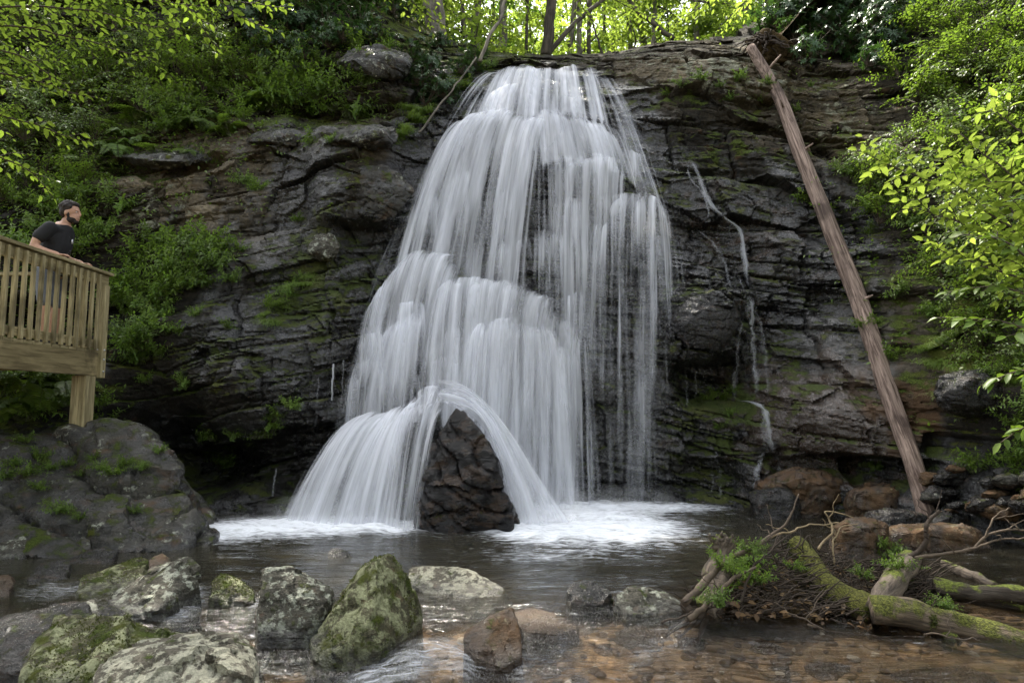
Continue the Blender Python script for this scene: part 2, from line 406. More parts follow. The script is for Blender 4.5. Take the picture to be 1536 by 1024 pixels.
def base_y(x, z):
    x = np.asarray(x, float); z = np.asarray(z, float); s = x.shape
    x = x.ravel(); z = z.ravel(); out = np.empty(len(x))
    for i in range(0, len(x), 40000):
        p = np.stack([x[i:i+40000], z[i:i+40000]], 1)
        out[i:i+40000] = _tps(((p[:, None] - _A[None]) ** 2).sum(-1)) @ _sol[:_n] + _sol[_n] + p @ _sol[_n+1:]
    return out.reshape(s)

def blocks(x, s, th, ln, seed, tilt=.5, cw=.03, cd=.0, tone=False):
    """A stack of broken rock layers: how far each block stands out, -1..1."""
    sw = s / th + .30 * fbm(x / (ln * 2.2), s / (th * 3), None, seed + 50, 2) + (x / ln) * .12 * np.sin(np.floor(x / (ln * 3.1)) * 2.3)
    k = np.floor(sw); f = sw - k
    hk = _h(k, k * 0 + 7, k * 0, seed)
    xw = x / (ln * (.6 + .9 * hk)) + hk * 37 + .28 * fbm(x / ln * 1.3, s / th, None, seed + 80, 3)
    j = np.floor(xw); g = xw - j
    p = _h(k, j, k * 0 + 1, seed + 1) * 2 - 1
    tl = _h(k, j, k * 0 + 2, seed + 2) * 2 - .7
    tx = _h(k, j, k * 0 + 3, seed + 3) * 2 - 1
    if tone: return _h(k, j, k * 0 + 4, seed + 4)
    crack = np.maximum(1 - np.minimum(f, 1 - f) * th / cw, 0) + .7 * np.maximum(1 - np.minimum(g, 1 - g) * ln * .9 / cw, 0)
    return p * .62 + (f - .5) * tl * tilt + (g - .5) * tx * tilt - cd * np.minimum(crack, 1)
def strata(x, z):
    return z + .22 * np.sqrt((x - .5) ** 2 + 1.2) + .07 * fbm(x * .4, z * .4, None, 3, 2)
# overhangs: (photo x0,y0,x1,y1 of a dark recess, its depth); negative depth stands out
FEATS = [(235,668,400,740,.85),(400,640,530,745,.85),(1165,686,1330,718,.5),(1300,698,1440,742,.75),(1020,545,1115,600,.55),
         (-10,460,120,560,.25),(150,240,330,262,.35),(330,205,480,228,.0),(470,205,600,330,-.35),(500,330,600,372,.45),(460,330,520,380,-.2),(1000,430,1115,540,-.28),
         (480,560,600,640,.3),(1030,690,1120,745,.35),(440,150,600,172,.35),(930,145,1150,160,.25),(1000,250,1140,262,.15),(1390,560,1540,640,-.25),(1400,655,1536,700,.4),(640,130,740,160,.2)]
fx = []
for x0, y0, x1, y1, d in FEATS:
    a, b = P(x0, (y0 + y1) / 2, 1.0), P(x1, (y0 + y1) / 2, 1.0)
    fx.append((x0, y0, x1, y1, d))
def features(x, y, z):
    px, py = project((x, y, z)); r = 0
    wob = 14 * fbm(x * 1.3, z * 1.3, None, 91, 3)
    for x0, y0, x1, y1, d in FEATS:
        m = sstep(x0 - 22, x0 + 22, px) * (1 - sstep(x1 - 22, x1 + 22, px))
        sl = .12 * (px - (x0 + x1) / 2) * (-1 if x1 < 800 else 1)
        q = py - sl * .8 + wob
        m = m * sstep(y0 - 5, y0 + 5, q) * (1 - sstep(y1 - 16, y1 + 16, q))
        r = r + d * m
    return r

xs = np.concatenate([np.arange(-13, -8.2, .12), np.arange(-8.2, 8.2, .021), np.arange(8.2, 13, .12)])
zs = np.concatenate([np.arange(-.6, 10.2, .02), np.arange(10.2, 13, .1)])
GX, GZ = np.meshgrid(xs, zs, indexing='ij')
BY = base_y(GX, GZ)
S = strata(GX, GZ)
brk = sstep(-.25, .35, fbm(GX * .7, GZ * .9, None, 83, 3))
rock = .19 * blocks(GX, S, .9, 1.7, 21, 1.3, .05, .5) + (.04 + .085 * brk) * blocks(GX, S, .30, .85, 33, .9, .035, .8) + .022 * brk * blocks(GX, S, .10, .38, 45, .9, .02, .8)
tone = (.55 + .9 * blocks(GX, S, .9, 1.7, 21, tone=True)) * (.6 + .8 * blocks(GX, S, .30, .85, 33, tone=True)) * (.8 + .4 * blocks(GX, S, .10, .38, 45, tone=True))
rock += .17 * facets(GX / 1.15 + .2 * S, S / .62, None, 131, 1.1) + .06 * facets(GX / .6 - .3 * S, S / .3, None, 141, 1.0)
rock += .075 * (.35 + brk) * facets(GX / .42 + .5 * fbm(GX, GZ, None, 88, 2), S / .17, None, 101) + .028 * facets(GX / .15, S / .065, None, 111)
slab = np.clip(np.exp(-(((project((GX, BY, GZ))[0] - 330) / 190) ** 2 + ((project((GX, BY, GZ))[1] - 400) / 190) ** 2)) * 1.1 + np.exp(-(((project((GX, BY, GZ))[0] - 1250) / 150) ** 2 + ((project((GX, BY, GZ))[1] - 620) / 70) ** 2)), 0, 1)
rock = rock * (1 - .5 * slab) + slab * (.10 * facets(GX / 1.5, S / .8, None, 151, 1.2) + .05 * blocks(GX, S, .55, 1.4, 161, 1.4, .03, .9))
rock += .035 * fbm(GX * 2.2, GZ * 2.2, None, 61, 5) + .012 * fbm(GX * 9, S * 20, None, 71, 4)
ppx, ppy = project((GX, BY, GZ))
infall = sstep(470, 620, ppx) * (1 - sstep(960, 1060, ppx)) * sstep(90, 115, ppy)
infall = infall * np.clip(1 - np.maximum(0, (640 - (ppy - 170) * .30) - ppx) / 70, 0, 1)
top = 1 - sstep(12.6, 14.2, BY)
CY = BY - rock * (1 - .35 * infall) * (.55 + .45 * top) + features(GX, BY, GZ) * (1 - .9 * infall)
CY = CY + .22 * infall
def cliff_at(x, z):
    i = np.interp(x, xs, np.arange(len(xs))); j = np.interp(z, zs, np.arange(len(zs)))
    i0 = np.clip(np.floor(i).astype(int), 0, len(xs) - 2); j0 = np.clip(np.floor(j).astype(int), 0, len(zs) - 2)
    a, b = i - i0, j - j0
    return (CY[i0, j0] * (1 - a) + CY[i0 + 1, j0] * a) * (1 - b) + (CY[i0, j0 + 1] * (1 - a) + CY[i0 + 1, j0 + 1] * a) * b
def hit(px, py):
    """First point of the cliff seen at photo pixels."""
    px = np.atleast_1d(np.asarray(px, float)); py = np.atleast_1d(np.asarray(py, float))
    rx, rz = ray(px, py); Y = np.full(px.shape, np.nan)
    for y in np.arange(4.0, 16.5, .03):
        c = cliff_at(rx * y, H + rz * y)
        Y = np.where(np.isnan(Y) & (y >= c), y, Y)
    Y = np.where(np.isnan(Y), 16.5, Y)
    return np.stack([rx * Y, Y, H + rz * Y], 1)
# what grows on it: moss, wet, lichen and rust amounts
gz = np.gradient(CY, axis=1) / np.gradient(GZ, axis=1)
upf = np.clip(gz / 1.6, 0, 1)                     # ledge tops recede with height
def blob(cx, cy, rx, ry): return np.exp(-(((ppx - cx) / rx) ** 2 + ((ppy - cy) / ry) ** 2))
moss = .25 * upf + .16 + .5 * blob(250, 130, 330, 110) + .55 * blob(470, 430, 90, 60) + .35 * blob(1080, 620, 90, 120) + .4 * blob(1450, 480, 130, 160) + .3 * blob(1050, 250, 140, 60) + .3 * blob(80, 560, 120, 90) + .25 * blob(480, 350, 60, 60) + .3 * blob(1000, 130, 160, 30) + .25*blob(330, 560, 160, 70) - .35 * blob(340, 290, 110, 90)
moss += .2 * (BY > 13) * (ppx < 800) - .25 * blob(1040, 85, 170, 40)
wet = .15 + .65 * blob(440, 330, 70, 150) + .6 * blob(490, 520, 110, 130) + .35 * blob(350, 520, 120, 90) + .65 * sstep(940, 1010, ppx) * (1 - sstep(1150, 1420, ppx)) * sstep(180, 330, ppy) + .7 * infall + .4 * sstep(560, 720, ppy)
wet -= .5 * blob(1050, 110, 160, 45) + .4 * blob(1250, 190, 90, 60)
lich = .28 * blob(330, 280, 170, 90) + .55 * blob(210, 330, 60, 50) + .35 * blob(1050, 105, 190, 40) + .3 * blob(1250, 190, 110, 60) + .35 * blob(480, 370, 40, 40) + .3 * blob(540, 220, 80, 60) - .5 * wet
rust = 1.15 * blob(1250, 620, 150, 75) + .25 * blob(1300, 740, 200, 40) + .3 * blob(1120, 330, 120, 120) + .02
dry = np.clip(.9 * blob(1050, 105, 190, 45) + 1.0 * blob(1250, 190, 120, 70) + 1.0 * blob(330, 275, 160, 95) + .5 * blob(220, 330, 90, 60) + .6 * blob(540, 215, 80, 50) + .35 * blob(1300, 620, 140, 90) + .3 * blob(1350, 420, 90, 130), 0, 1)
cover = np.stack([np.clip(moss, 0, 1), np.clip(wet, 0, 1), np.clip(lich, -.5, 1)], -1)
V = np.stack([GX, CY, GZ], -1)
fc = grid_faces(len(xs), len(zs))
keep = (CY.ravel()[fc].max(1) < 15.4)
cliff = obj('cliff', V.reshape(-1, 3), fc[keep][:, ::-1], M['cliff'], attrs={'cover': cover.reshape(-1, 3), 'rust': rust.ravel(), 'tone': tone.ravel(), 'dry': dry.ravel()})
cliff.data.set_sharp_from_angle(angle=math.radians(38))
kind(cliff, 'structure', 'dark layered wet rock cliff behind the falls')

# ------------------------------------------------------------------ forest floor above, stream bed below
def floor_z(x, y):
    z = 7.55 + .10 * (y - 13) + 2.3 * sstep(-1.2, -5, x) + 2.6 * sstep(3.6, 7, x) + .2 * fbm(x * .5, y * .5, None, 5, 4)
    return z + 9 * sstep(22, 48, y)
gx, gy = np.meshgrid(np.arange(-30, 30.1, .3), np.arange(13.0, 60, .3), indexing='ij')
t = NT('forest_soil'); tc = t.n('ShaderNodeTexCoord').outputs['Object']
M['soil'] = t.done(t.bsdf(t.mix(t.ramp(t.noise(tc, 3, 6, .65), .35, .65), (.03, .022, .012), (.09, .062, .03)), .95, .1, t.bump(t.noise(tc, 14, 6, .7), .8, .08)))
kind(obj('forest_floor', np.stack([gx, gy, floor_z(gx, gy)], -1).reshape(-1, 3), grid_faces(*gx.shape), M['soil']), 'structure', 'leaf covered forest ground above the falls')

def bed_z(x, y):
    deep = sstep(4.6, 6.4, y - .06 * x) * (1 - sstep(9.2, 10.4, y))
    z = -.10 - .13 * sstep(4.9, 4.1, y + .22 * x) - .38 * deep + .055 * fbm(x * 1.1, y * 1.4, None, 15, 4) + .03 * fbm(x * 5, y * 5, None, 16, 3)
    z = z + 1.6 * sstep(-5.0, -7.5, x) + 1.2 * sstep(7.2, 9.5, x)
    z = z + .16 * sstep(-3.4, -4.6, x) * sstep(6.2, 7.2, y)
    return z + .16 * sstep(4.6, 5.6, x) * sstep(6.6, 7.8, y)
t = NT('stream_bed'); tc = t.n('ShaderNodeTexCoord').outputs['Object']
n1 = t.noise(tc, 1.7, 5, .6, sc=(1, 1.6, 1)); n2 = t.noise(tc, 11, 5, .65); n3 = t.noise(tc, 60, 3, .6)
vo = t.n('ShaderNodeTexVoronoi', feature='F1'); t.set(vo.inputs['Vector'], tc); vo.inputs['Scale'].default_value = 13
c = t.mix(t.ramp(n1, .38, .62), (.11, .074, .040), (.40, .275, .155))
c = t.mix(t.ramp(n2, .42, .62, 0, .65), c, (.05, .032, .018))
c = t.mix(t.ramp(vo.outputs['Distance'], .1, .5, 0, .6), c, (.07, .045, .025))
sv = t.n('ShaderNodeSeparateColor'); t.set(sv.inputs[0], vo.outputs['Color'])
c = t.mix(t.ramp(sv.outputs[0], .45, .75, 0, .55), c, (.20, .165, .12))
c = t.mix(t.ramp(n3, .5, .75, 0, .5), c, (.42, .30, .18))
M['bed'] = t.done(t.bsdf(c, .8, .3, t.bump(t.math('ADD', n2, t.math('MULTIPLY', vo.outputs['Distance'], -.6)), .7, .05)))
bx, by = np.meshgrid(np.concatenate([np.arange(-16, -7, .3), np.arange(-7, 7.5, .06), np.arange(7.5, 16, .3)]), np.concatenate([np.arange(-9, 2, .3), np.arange(2, 11.5, .06), np.arange(11.5, 14, .3)]), indexing='ij')
kind(obj('stream_bed', np.stack([bx, by, bed_z(bx, by)], -1).reshape(-1, 3), grid_faces(*bx.shape), M['bed']), 'structure', 'sandy brown stream bed under the water')
# ------------------------------------------------------------------ pool and stream
wx, wy = np.meshgrid(np.concatenate([np.arange(-9, -6, .15), np.arange(-6, 6.6, .03), np.arange(6.6, 9, .15)]), np.concatenate([np.arange(-6, 2.4, .15), np.arange(2.4, 10.6, .026)]), indexing='ij')
qx, qy = project((wx, wy, 0 * wx))
near = wy > .5
qx = np.where(near, qx, -9999); qy = np.where(near, qy, 9999)
def pb(cx, cy, rx, ry): return np.exp(-(((qx - cx) / rx) ** 2 + ((qy - cy) / ry) ** 2))
foam = 1.5 * pb(480, 789, 150, 13) + 1.1 * pb(320, 803, 150, 12) + .8 * pb(570, 793, 90, 8) + 1.6 * pb(870, 790, 110, 24) + .9 * pb(960, 800, 90, 22) + 1.2 * pb(910, 762, 150, 9) + .35 * pb(1040, 762, 50, 7) + 1.0 * pb(800, 800, 60, 14) + .5 * pb(830, 835, 120, 12)
foam = np.clip(foam, 0, 1.3)
# little cascades between the front rocks
riff = .9 * pb(250, 912, 42, 16) + .9 * pb(290, 890, 30, 22) + .55 * pb(150, 880, 90, 14) + .45 * pb(60, 885, 60, 14) + .8 * pb(385, 905, 22, 20) + .9 * pb(560, 1000, 55, 24) + .7 * pb(640, 985, 50, 26) + .75 * pb(700, 985, 30, 30) + .6 * pb(780, 1000, 25, 20) + .45 * pb(905, 910, 18, 14) + .4 * pb(1000, 960, 60, 20) + .3 * pb(950, 985, 80, 25)
wz = .010 * fbm(wx * 1.6 + wy * .5, wy * 5, None, 7, 4) + .012 * fbm(wx * 2.4 + wy * 1.5, wy * 3.4 - wx * .8, None, 8, 4) * sstep(6.2, 4.2, wy)
wz = wz + foam * (.035 + .05 * fbm(wx * 3, wy * 5, None, 9, 4)) + riff * .05 * fbm(wx * 6, wy * 5, None, 10, 3)
wz = wz - .10 * sstep(5.0, 3.3, wy + .22 * wx + .5 * fbm(wx * 1.2, wy * 1.2, None, 29, 3))          # the step down in front of the rocks
wz = np.where(wy < 1, -.1, wz)
for cx, cy, r, h in [(640, 1000, .34, .10), (820, 932, .3, .03), (1040, 960, .3, .05)]:   # humps over hidden stones
    c = PZ(cx, cy, -.1); wz = wz + h * np.exp(-((wx - c[0]) ** 2 + (wy - c[1]) ** 2) / r ** 2)
def water_z(x, y):
    xs_, ys_ = wx[:, 0], wy[0]
    return wz[np.clip(np.searchsorted(xs_, x), 0, len(xs_) - 1), np.clip(np.searchsorted(ys_, y), 0, len(ys_) - 1)]
t = NT('stream_water'); tc = t.n('ShaderNodeTexCoord').outputs['Object']
fo = t.n('ShaderNodeAttribute', attribute_name='foam').outputs['Fac']
rf = t.n('ShaderNodeAttribute', attribute_name='riffle').outputs['Fac']
dp = t.n('ShaderNodeAttribute', attribute_name='deep').outputs['Fac']
w1 = t.noise(tc, 2.2, 4, .55, sc=(1, 3.2, 1), dist=.8); w2 = t.noise(tc, 9, 3, .5, sc=(1, 2.6, 1), dist=1.0)
dm = t.n('ShaderNodeMapping'); t.set(dm.inputs[0], tc); dm.inputs[2].default_value = (0, 0, math.radians(-38)); dm.inputs[3].default_value = (1.2, 6.5, 1)
w3 = t.noise(dm.outputs[0], 3.4, 5, .55, dist=.6)
wv = t.math('ADD', t.math('MULTIPLY', w1, 1.0), t.math('MULTIPLY', w2, .25))
wv = t.math('ADD', wv, t.math('MULTIPLY', t.math('MULTIPLY', w3, .9), t.math('SUBTRACT', 1.0, dp)))
wv = t.math('MULTIPLY', wv, t.math('ADD', 1.0, t.math('MULTIPLY', t.math('SUBTRACT', 1.0, dp), 1.3)))
nrm = t.bump(wv, .42, .05)
gl = t.n('ShaderNodeBsdfGlossy'); gl.inputs[0].default_value = (1, 1, 1, 1); gl.inputs[1].default_value = .09; t.set(gl.inputs['Normal'], nrm)
tr = t.n('ShaderNodeBsdfRefraction'); t.set(tr.inputs[0], t.mix(dp, (.95, .88, .77), (.50, .46, .36))); tr.inputs['IOR'].default_value = 1.05; tr.inputs[1].default_value = .06; t.set(tr.inputs['Normal'], nrm)
trs = t.n('ShaderNodeBsdfTransparent'); t.set(trs.inputs[0], t.mix(dp, (.95, .88, .77), (.50, .46, .36)))
mt = t.n('ShaderNodeMixShader'); mt.inputs[0].default_value = .75; t.set(mt.inputs[1], tr.outputs[0]); t.set(mt.inputs[2], trs.outputs[0])
mk = t.n('ShaderNodeBsdfDiffuse'); t.set(mk.inputs[0], (.050, .046, .032, 1))
mm = t.n('ShaderNodeMixShader'); t.set(mm.inputs[0], t.math('MULTIPLY', dp, .5)); t.set(mm.inputs[1], mt.outputs[0]); t.set(mm.inputs[2], mk.outputs[0])
fr = t.n('ShaderNodeFresnel'); fr.inputs[0].default_value = 1.33; t.set(fr.inputs['Normal'], nrm)
ms = t.n('ShaderNodeMixShader'); t.set(ms.inputs[0], fr.outputs[0]); t.set(ms.inputs[1], mm.outputs[0]); t.set(ms.inputs[2], gl.outputs[0])
fn = t.noise(tc, 4.5, 6, .62, sc=(1, 3.6, 1), dist=.8)
fn2 = t.noise(tc, 5.0, 5, .6, sc=(1.6, 1.6, 1))
fv = t.math('ADD', t.math('MULTIPLY', fo, .66), t.math('MULTIPLY', t.math('SUBTRACT', t.math('ADD', t.math('MULTIPLY', fn, .7), t.math('MULTIPLY', t.noise(tc, 13, 4, .6, sc=(1, 4.5, 1), dist=.6), .3)), .5), 2.0))
fa = t.ramp(fv, .14, .95, 0, .92)
dm2 = t.n('ShaderNodeMapping'); t.set(dm2.inputs[0], tc); dm2.inputs[2].default_value = (0, 0, math.radians(-35)); dm2.inputs[3].default_value = (1.6, 11, 1)
rn = t.noise(dm2.outputs[0], 3.0, 6, .62, dist=.9)
ra = t.ramp(t.math('ADD', t.math('MULTIPLY', rf, .34), t.math('ADD', t.math('MULTIPLY', rn, .7), t.math('MULTIPLY', t.noise(dm2.outputs[0], 9, 4, .6), .3))), .62, 1.0, 0, .42)
dash = t.ramp(t.math('ADD', rn, t.math('MULTIPLY', w2, .25)), .80, .95, 0, .2)
fa = t.math('MAXIMUM', t.math('MAXIMUM', fa, ra), dash)
fd = t.n('ShaderNodeBsdfDiffuse'); fd.inputs[0].default_value = (.82, .84, .88, 1); t.set(fd.inputs['Normal'], t.bump(fn, .5, .05))
mf = t.n('ShaderNodeMixShader'); t.set(mf.inputs[0], fa); t.set(mf.inputs[1], ms.outputs[0]); t.set(mf.inputs[2], fd.outputs[0])
M['water'] = t.done(mf.outputs[0])
deep = sstep(4.4, 6.2, wy - .06 * wx - .25 * fbm(wx * .7, wy * .7, None, 19, 3)) * (1 - .6 * sstep(2.0, 4.5, wx))
water = obj('water', np.stack([wx, wy, wz], -1).reshape(-1, 3), grid_faces(*wx.shape), M['water'], attrs={'foam': foam.ravel(), 'riffle': riff.ravel(), 'deep': deep.ravel()})
kind(water, 'structure', 'plunge pool and shallow brown stream')

# ------------------------------------------------------------------ falling water
def fall_mat(name, seed, fine=1.0, amax=.9, fb=.18):
    t = NT(name)
    uv = t.n('ShaderNodeUVMap', uv_map='flow').outputs[0]
    d = t.n('ShaderNodeAttribute', attribute_name='dens').outputs['Fac']
    a = t.noise(uv, 1, 3, .55, sc=(11 * fine, .3, 1), off=(seed * 3.1, seed, seed))
    b = t.noise(uv, 1, 4, .62, sc=(40 * fine, .45, 1), off=(seed * 5.7, seed, seed * 2))
    c = t.noise(uv, 1, 3, .55, sc=(4.2, .32, 1), off=(seed, seed * 2, 4))
    n = t.math('ADD', t.math('ADD', t.math('MULTIPLY', a, .40), t.math('MULTIPLY', b, fb)), t.math('MULTIPLY', c, .50))
    n = t.math('ADD', n, (.18 - fb) * .5)
    n = t.ramp(n, .40, .70, 0, 1, False)
    th = t.math('SUBTRACT', 1.0, d)
    al = t.n('ShaderNodeMapRange', interpolation_type='SMOOTHSTEP'); t.set(al.inputs[0], n)
    t.set(al.inputs[1], t.math('SUBTRACT', th, .46)); t.set(al.inputs[2], t.math('ADD', th, .66)); al.inputs[3].default_value = 0; al.inputs[4].default_value = amax
    alpha = t.math('MULTIPLY', al.outputs[0], t.ramp(d, 0, .3))
    df = t.n('ShaderNodeBsdfDiffuse'); df.inputs[0].default_value = (.87, .885, .94, 1)
    tl = t.n('ShaderNodeBsdfTranslucent'); tl.inputs[0].default_value = (.87, .885, .94, 1)
    m1 = t.n('ShaderNodeMixShader'); m1.inputs[0].default_value = .35; t.set(m1.inputs[1], df.outputs[0]); t.set(m1.inputs[2], tl.outputs[0])
    tr = t.n('ShaderNodeBsdfTransparent')
    ms = t.n('ShaderNodeMixShader'); t.set(ms.inputs[0], alpha); t.set(ms.inputs[1], tr.outputs[0]); t.set(ms.inputs[2], m1.outputs[0])
    return t.done(ms.outputs[0])
FM = [fall_mat('falling_water', 1.7), fall_mat('falling_water_veil', 4.3, .8, .78, .06), fall_mat('falling_water_thin', 8.9, 1.2, .8)]

def curve_at(pts, u):
    p = np.array([P(*q) for q in pts]) if not isinstance(pts, np.ndarray) else pts
    return smooth_path(p, len(u))
def sheet(top, bot, dens=(.8, .55), power=.5, back=.42, rise=.07, nu=160, nv=90, edge=.12, layer=0, off=0.0, wob=.05, seed=0, dv=None, tail=.0, lipj=1.0, dk_=.80, endf=1.0):
    """Water leaving the curve `top`, falling to the curve `bot`: out along sqrt(drop), thrown over a rounded lip."""
    u = np.linspace(0, 1, nu)
    T = curve_at(top, u); B = curve_at(bot, u)
    B = np.where((B[:, 2:3] > .4) & (endf > 0), B + (B - T) * .16, B)
    B[:, 2] = np.where(B[:, 2] < .4, -.05, B[:, 2])
    wd = np.linalg.norm(T[-1] - T[0])
    jz = .12 * fbm(u * wd * 2.4, u * 0 + 4, None, seed + 1, 3) + .012 * fbm(u * wd * 9, u * 0 + 8, None, seed + 2, 2)
    T = T + np.stack([0 * u, .16 * fbm(u * wd * 2.6, u * 0, None, seed, 3), jz * lipj], 1)
    v = np.linspace(0, 1, nv) ** 1.5
    hp = v ** power
    R = np.empty((nu, nv, 3))
    R[..., 0] = T[:, None, 0] + (B - T)[:, None, 0] * hp
    R[..., 1] = T[:, None, 1] + (B - T)[:, None, 1] * hp
    R[..., 2] = T[:, None, 2] + (B - T)[:, None, 2] * v
    nb = 14
    k = np.linspace(1, 0, nb + 1)[:-1]
    D = (B - T); D[:, 2] = 0; D /= np.linalg.norm(D, axis=1, keepdims=True) + 1e-6
    Bk = T[:, None] - D[:, None] * (k * back)[None, :, None] + np.array([0, 0, 1.0]) * (rise * k ** .8)[None, :, None]
    R = np.concatenate([Bk, R], 1)
    NV = nv + nb
    d = np.linalg.norm(np.diff(R, axis=1), axis=2); L = np.concatenate([np.zeros((nu, 1)), np.cumsum(d, 1)], 1)
    w = np.concatenate([[0], np.cumsum(np.linalg.norm(np.diff((T + B) / 2, axis=0), axis=1))])
    U = np.repeat(w[:, None], NV, 1)
    n = fbm(U * 3.3, L * .8, None, seed + 3, 4)
    out = np.array([0, -1.0, 0])
    R = R + out * (n * wob * np.minimum(L / .5, 1) + off * np.minimum(L / .35, 1))[..., None]
    R[..., 0] += .02 * fbm(U * 6, L * .5, None, seed + 5, 3) * np.minimum(L / .5, 1)
    vv = np.concatenate([np.zeros(nb), v])[None]
    dn = (dens[0] + (dens[1] - dens[0]) * (vv ** .7 if dv is None else np.interp(vv, *dv))) * np.ones((nu, 1))
    lipf = np.clip(np.concatenate([np.linspace(0, 1, nb) ** 1.3, np.ones(nv)])[None] + .25 * fbm(U * 9, U * 0, None, seed + 15, 2) * np.concatenate([np.linspace(0, 1, nb), np.ones(nv)])[None], 0, 1)
    e = np.minimum(u, 1 - u)[:, None] + edge * (.7 * fbm(U * 16, L * .35, None, seed + 7, 3) - .1)
    dn = dn * lipf * sstep(0, edge, e)
    dn = dn + .26 * fbm(U * 2.6, L * .5, None, seed + 9, 4) * np.minimum(1, .35 + vv * 1.6)
    Lf = L - L[:, nb:nb + 1]
    dn = dn * (.3 + .7 * sstep(-.06, .20, Lf + .12 * fbm(U * 7, L * 0, None, seed + 21, 3)))
    if tail: dn = dn * (1 - sstep(1 - tail, 1.0, vv + .3 * tail * fbm(U * 4, L * 0, None, seed + 11, 2)))
    dn = np.clip(dn * dk_, 0, 1) * sstep(0, edge, e) * lipf * (1 - .8 * sstep(.86, 1.0, vv + .12 * fbm(U * 12, L * 0, None, seed + 19, 2)) * endf * (B[:, None, 2] > 0))
    return mesh_from('cascade', R.reshape(-1, 3), grid_faces(nu, NV)[:, ::-1], FM[layer % 3], attrs={'dens': dn.ravel()}, uv=np.stack([U + seed * 1.37, L], -1).reshape(-1, 2))
def join_meshes(name, mes):
    bm = bmesh.new(); mats = []
    for i, me in enumerate(mes):
        bm.from_mesh(me)
    out = bpy.data.meshes.new(name)
    return out
falls = empty('waterfall', (0, 10, 0)); tag(falls, 'wide white waterfall fanning down the dark stepped cliff into the pool', 'waterfall')
def cascade(top, bot, layers=2, name='cascade', parent=None, **k):
    parent = falls if parent is None else parent
    lab = k.pop('label', None)
    seed = k.pop('seed', 0)
    first = None
    for i in range(layers):
        tj = [(x, y + (0, 9, -7)[i % 3] + (0, 5, 4)[i % 3] * math.sin(q * 2.1 + seed), d) for q, (x, y, d) in enumerate(top)]
        me = sheet(tj, bot, layer=i + k.pop('l0', 0) if i == 0 else i, off=.045 * (i - .5 * (layers - 1)) + .01, seed=seed + i * 13, **k)
        o = link(name, me, parent if first is None else first)
        if first is None:
            first = o
            if lab: o['label'] = lab
        else: o.name = 'water_veil'
        o.matrix_parent_inverse = Matrix.Translation(-Vector(parent.location)) if o.parent == parent else Matrix()
    return first
cascade([(733,112,12.45),(755,104,12.5),(785,101,12.5),(830,100,12.5),(870,102,12.5),(908,106,12.4)], [(690,182,11.5),(735,176,11.4),(785,173,11.35),(830,172,11.35),(880,176,11.4),(932,190,11.5)], dens=(.85,.78), seed=1, label='top fall dropping from the lip', power=.8)
cascade([(742,140,12.0),(760,134,11.9),(785,136,11.9),(802,148,12.0)], [(705,178,11.4),(745,176,11.35),(790,176,11.35),(812,176,11.4)], dens=(.9,.6), seed=2, layers=1, edge=.15)
cascade([(688,184,11.5),(735,174,11.35),(790,171,11.3),(830,170,11.3)], [(588,400,10.35),(650,402,10.45),(720,425,10.6),(800,450,10.5)], dens=(.88,.60), seed=3, power=.55, label='tall fall below the second ledge')
cascade([(790,172,11.32),(840,170,11.32),(890,175,11.35),(935,195,11.5)], [(790,245,10.95),(850,240,10.9),(915,250,10.9),(965,285,11.0)], dens=(.85,.62), seed=4, power=.7)
cascade([(790,250,10.95),(820,238,10.85),(860,232,10.8),(905,236,10.85),(950,265,10.95)], [(785,440,10.5),(830,460,10.4),(875,510,10.4),(920,560,10.5),(955,580,10.6)], dens=(.85,.34), seed=5, power=.5, edge=.2, label='bright middle fall below its ledge')
cascade([(900,312,10.75),(918,290,10.6),(945,283,10.6),(980,297,10.65),(1008,335,10.8)], [(885,735,10.1),(920,742,10.1),(950,745,10.1),(985,745,10.12),(1022,742,10.15)], dens=(.78,.24), dv=([0,.08,.26,.5,1],[0,.45,.75,.9,1]), seed=6, power=.5, layers=2, edge=.3, nv=130, label='thin veil of water on the bare rock')
cascade([(596,400,10.25),(612,384,10.15),(640,375,10.1),(668,378,10.15),(698,408,10.3)], [(535,545,9.85),(570,560,9.8),(605,560,9.8),(640,540,9.9),(668,520,10.0)], dens=(.92,.6), seed=7, power=.55, edge=.1)
cascade([(552,470,10.05),(575,425,10.1),(600,400,10.15)], [(506,630,9.75),(530,640,9.7),(565,645,9.6)], dens=(.72,.42), seed=8, power=.5, edge=.14)
cascade([(575,500,9.95),(610,480,9.9),(645,470,9.9)], [(535,640,9.6),(580,640,9.5),(630,630,9.5)], dens=(.8,.5), seed=9, power=.5, edge=.12)
cascade([(640,452,10.05),(672,418,10.1),(715,408,10.1),(765,418,10.0),(815,440,9.9),(860,485,9.9),(888,530,10.0)], [(590,640,9.55),(640,625,9.5),(700,640,9.5),(760,720,9.65),(815,745,9.75),(865,750,9.85),(915,752,9.95)], dens=(.94,.55), seed=10, power=.5, label='bell shaped fall over the middle ledge', nv=120)
cascade([(700,505,9.75),(725,484,9.65),(760,476,9.6),(800,482,9.6),(838,510,9.7)], [(670,640,9.4),(725,690,9.4),(775,740,9.45),(830,752,9.5),(885,755,9.6)], dens=(.9,.42), seed=11, power=.45, edge=.1, nv=120)
cascade([(655,520,9.8),(680,495,9.75),(705,490,9.75)], [(625,625,9.45),(665,620,9.4),(705,640,9.4)], dens=(.75,.4), seed=12, layers=1, edge=.2)
cascade([(522,640,9.2),(545,631,9.15),(570,626,9.1),(597,619,9.03),(624,606,8.95),(648,588,8.95)], [(398,772,8.75),(440,783,8.5),(490,787,8.35),(540,788,8.3),(585,788,8.25),(622,786,8.2)], dens=(.92,.56), seed=14, power=.52, back=.45, rise=.1, layers=3, edge=.2, label='low fan of water left of the boulder')
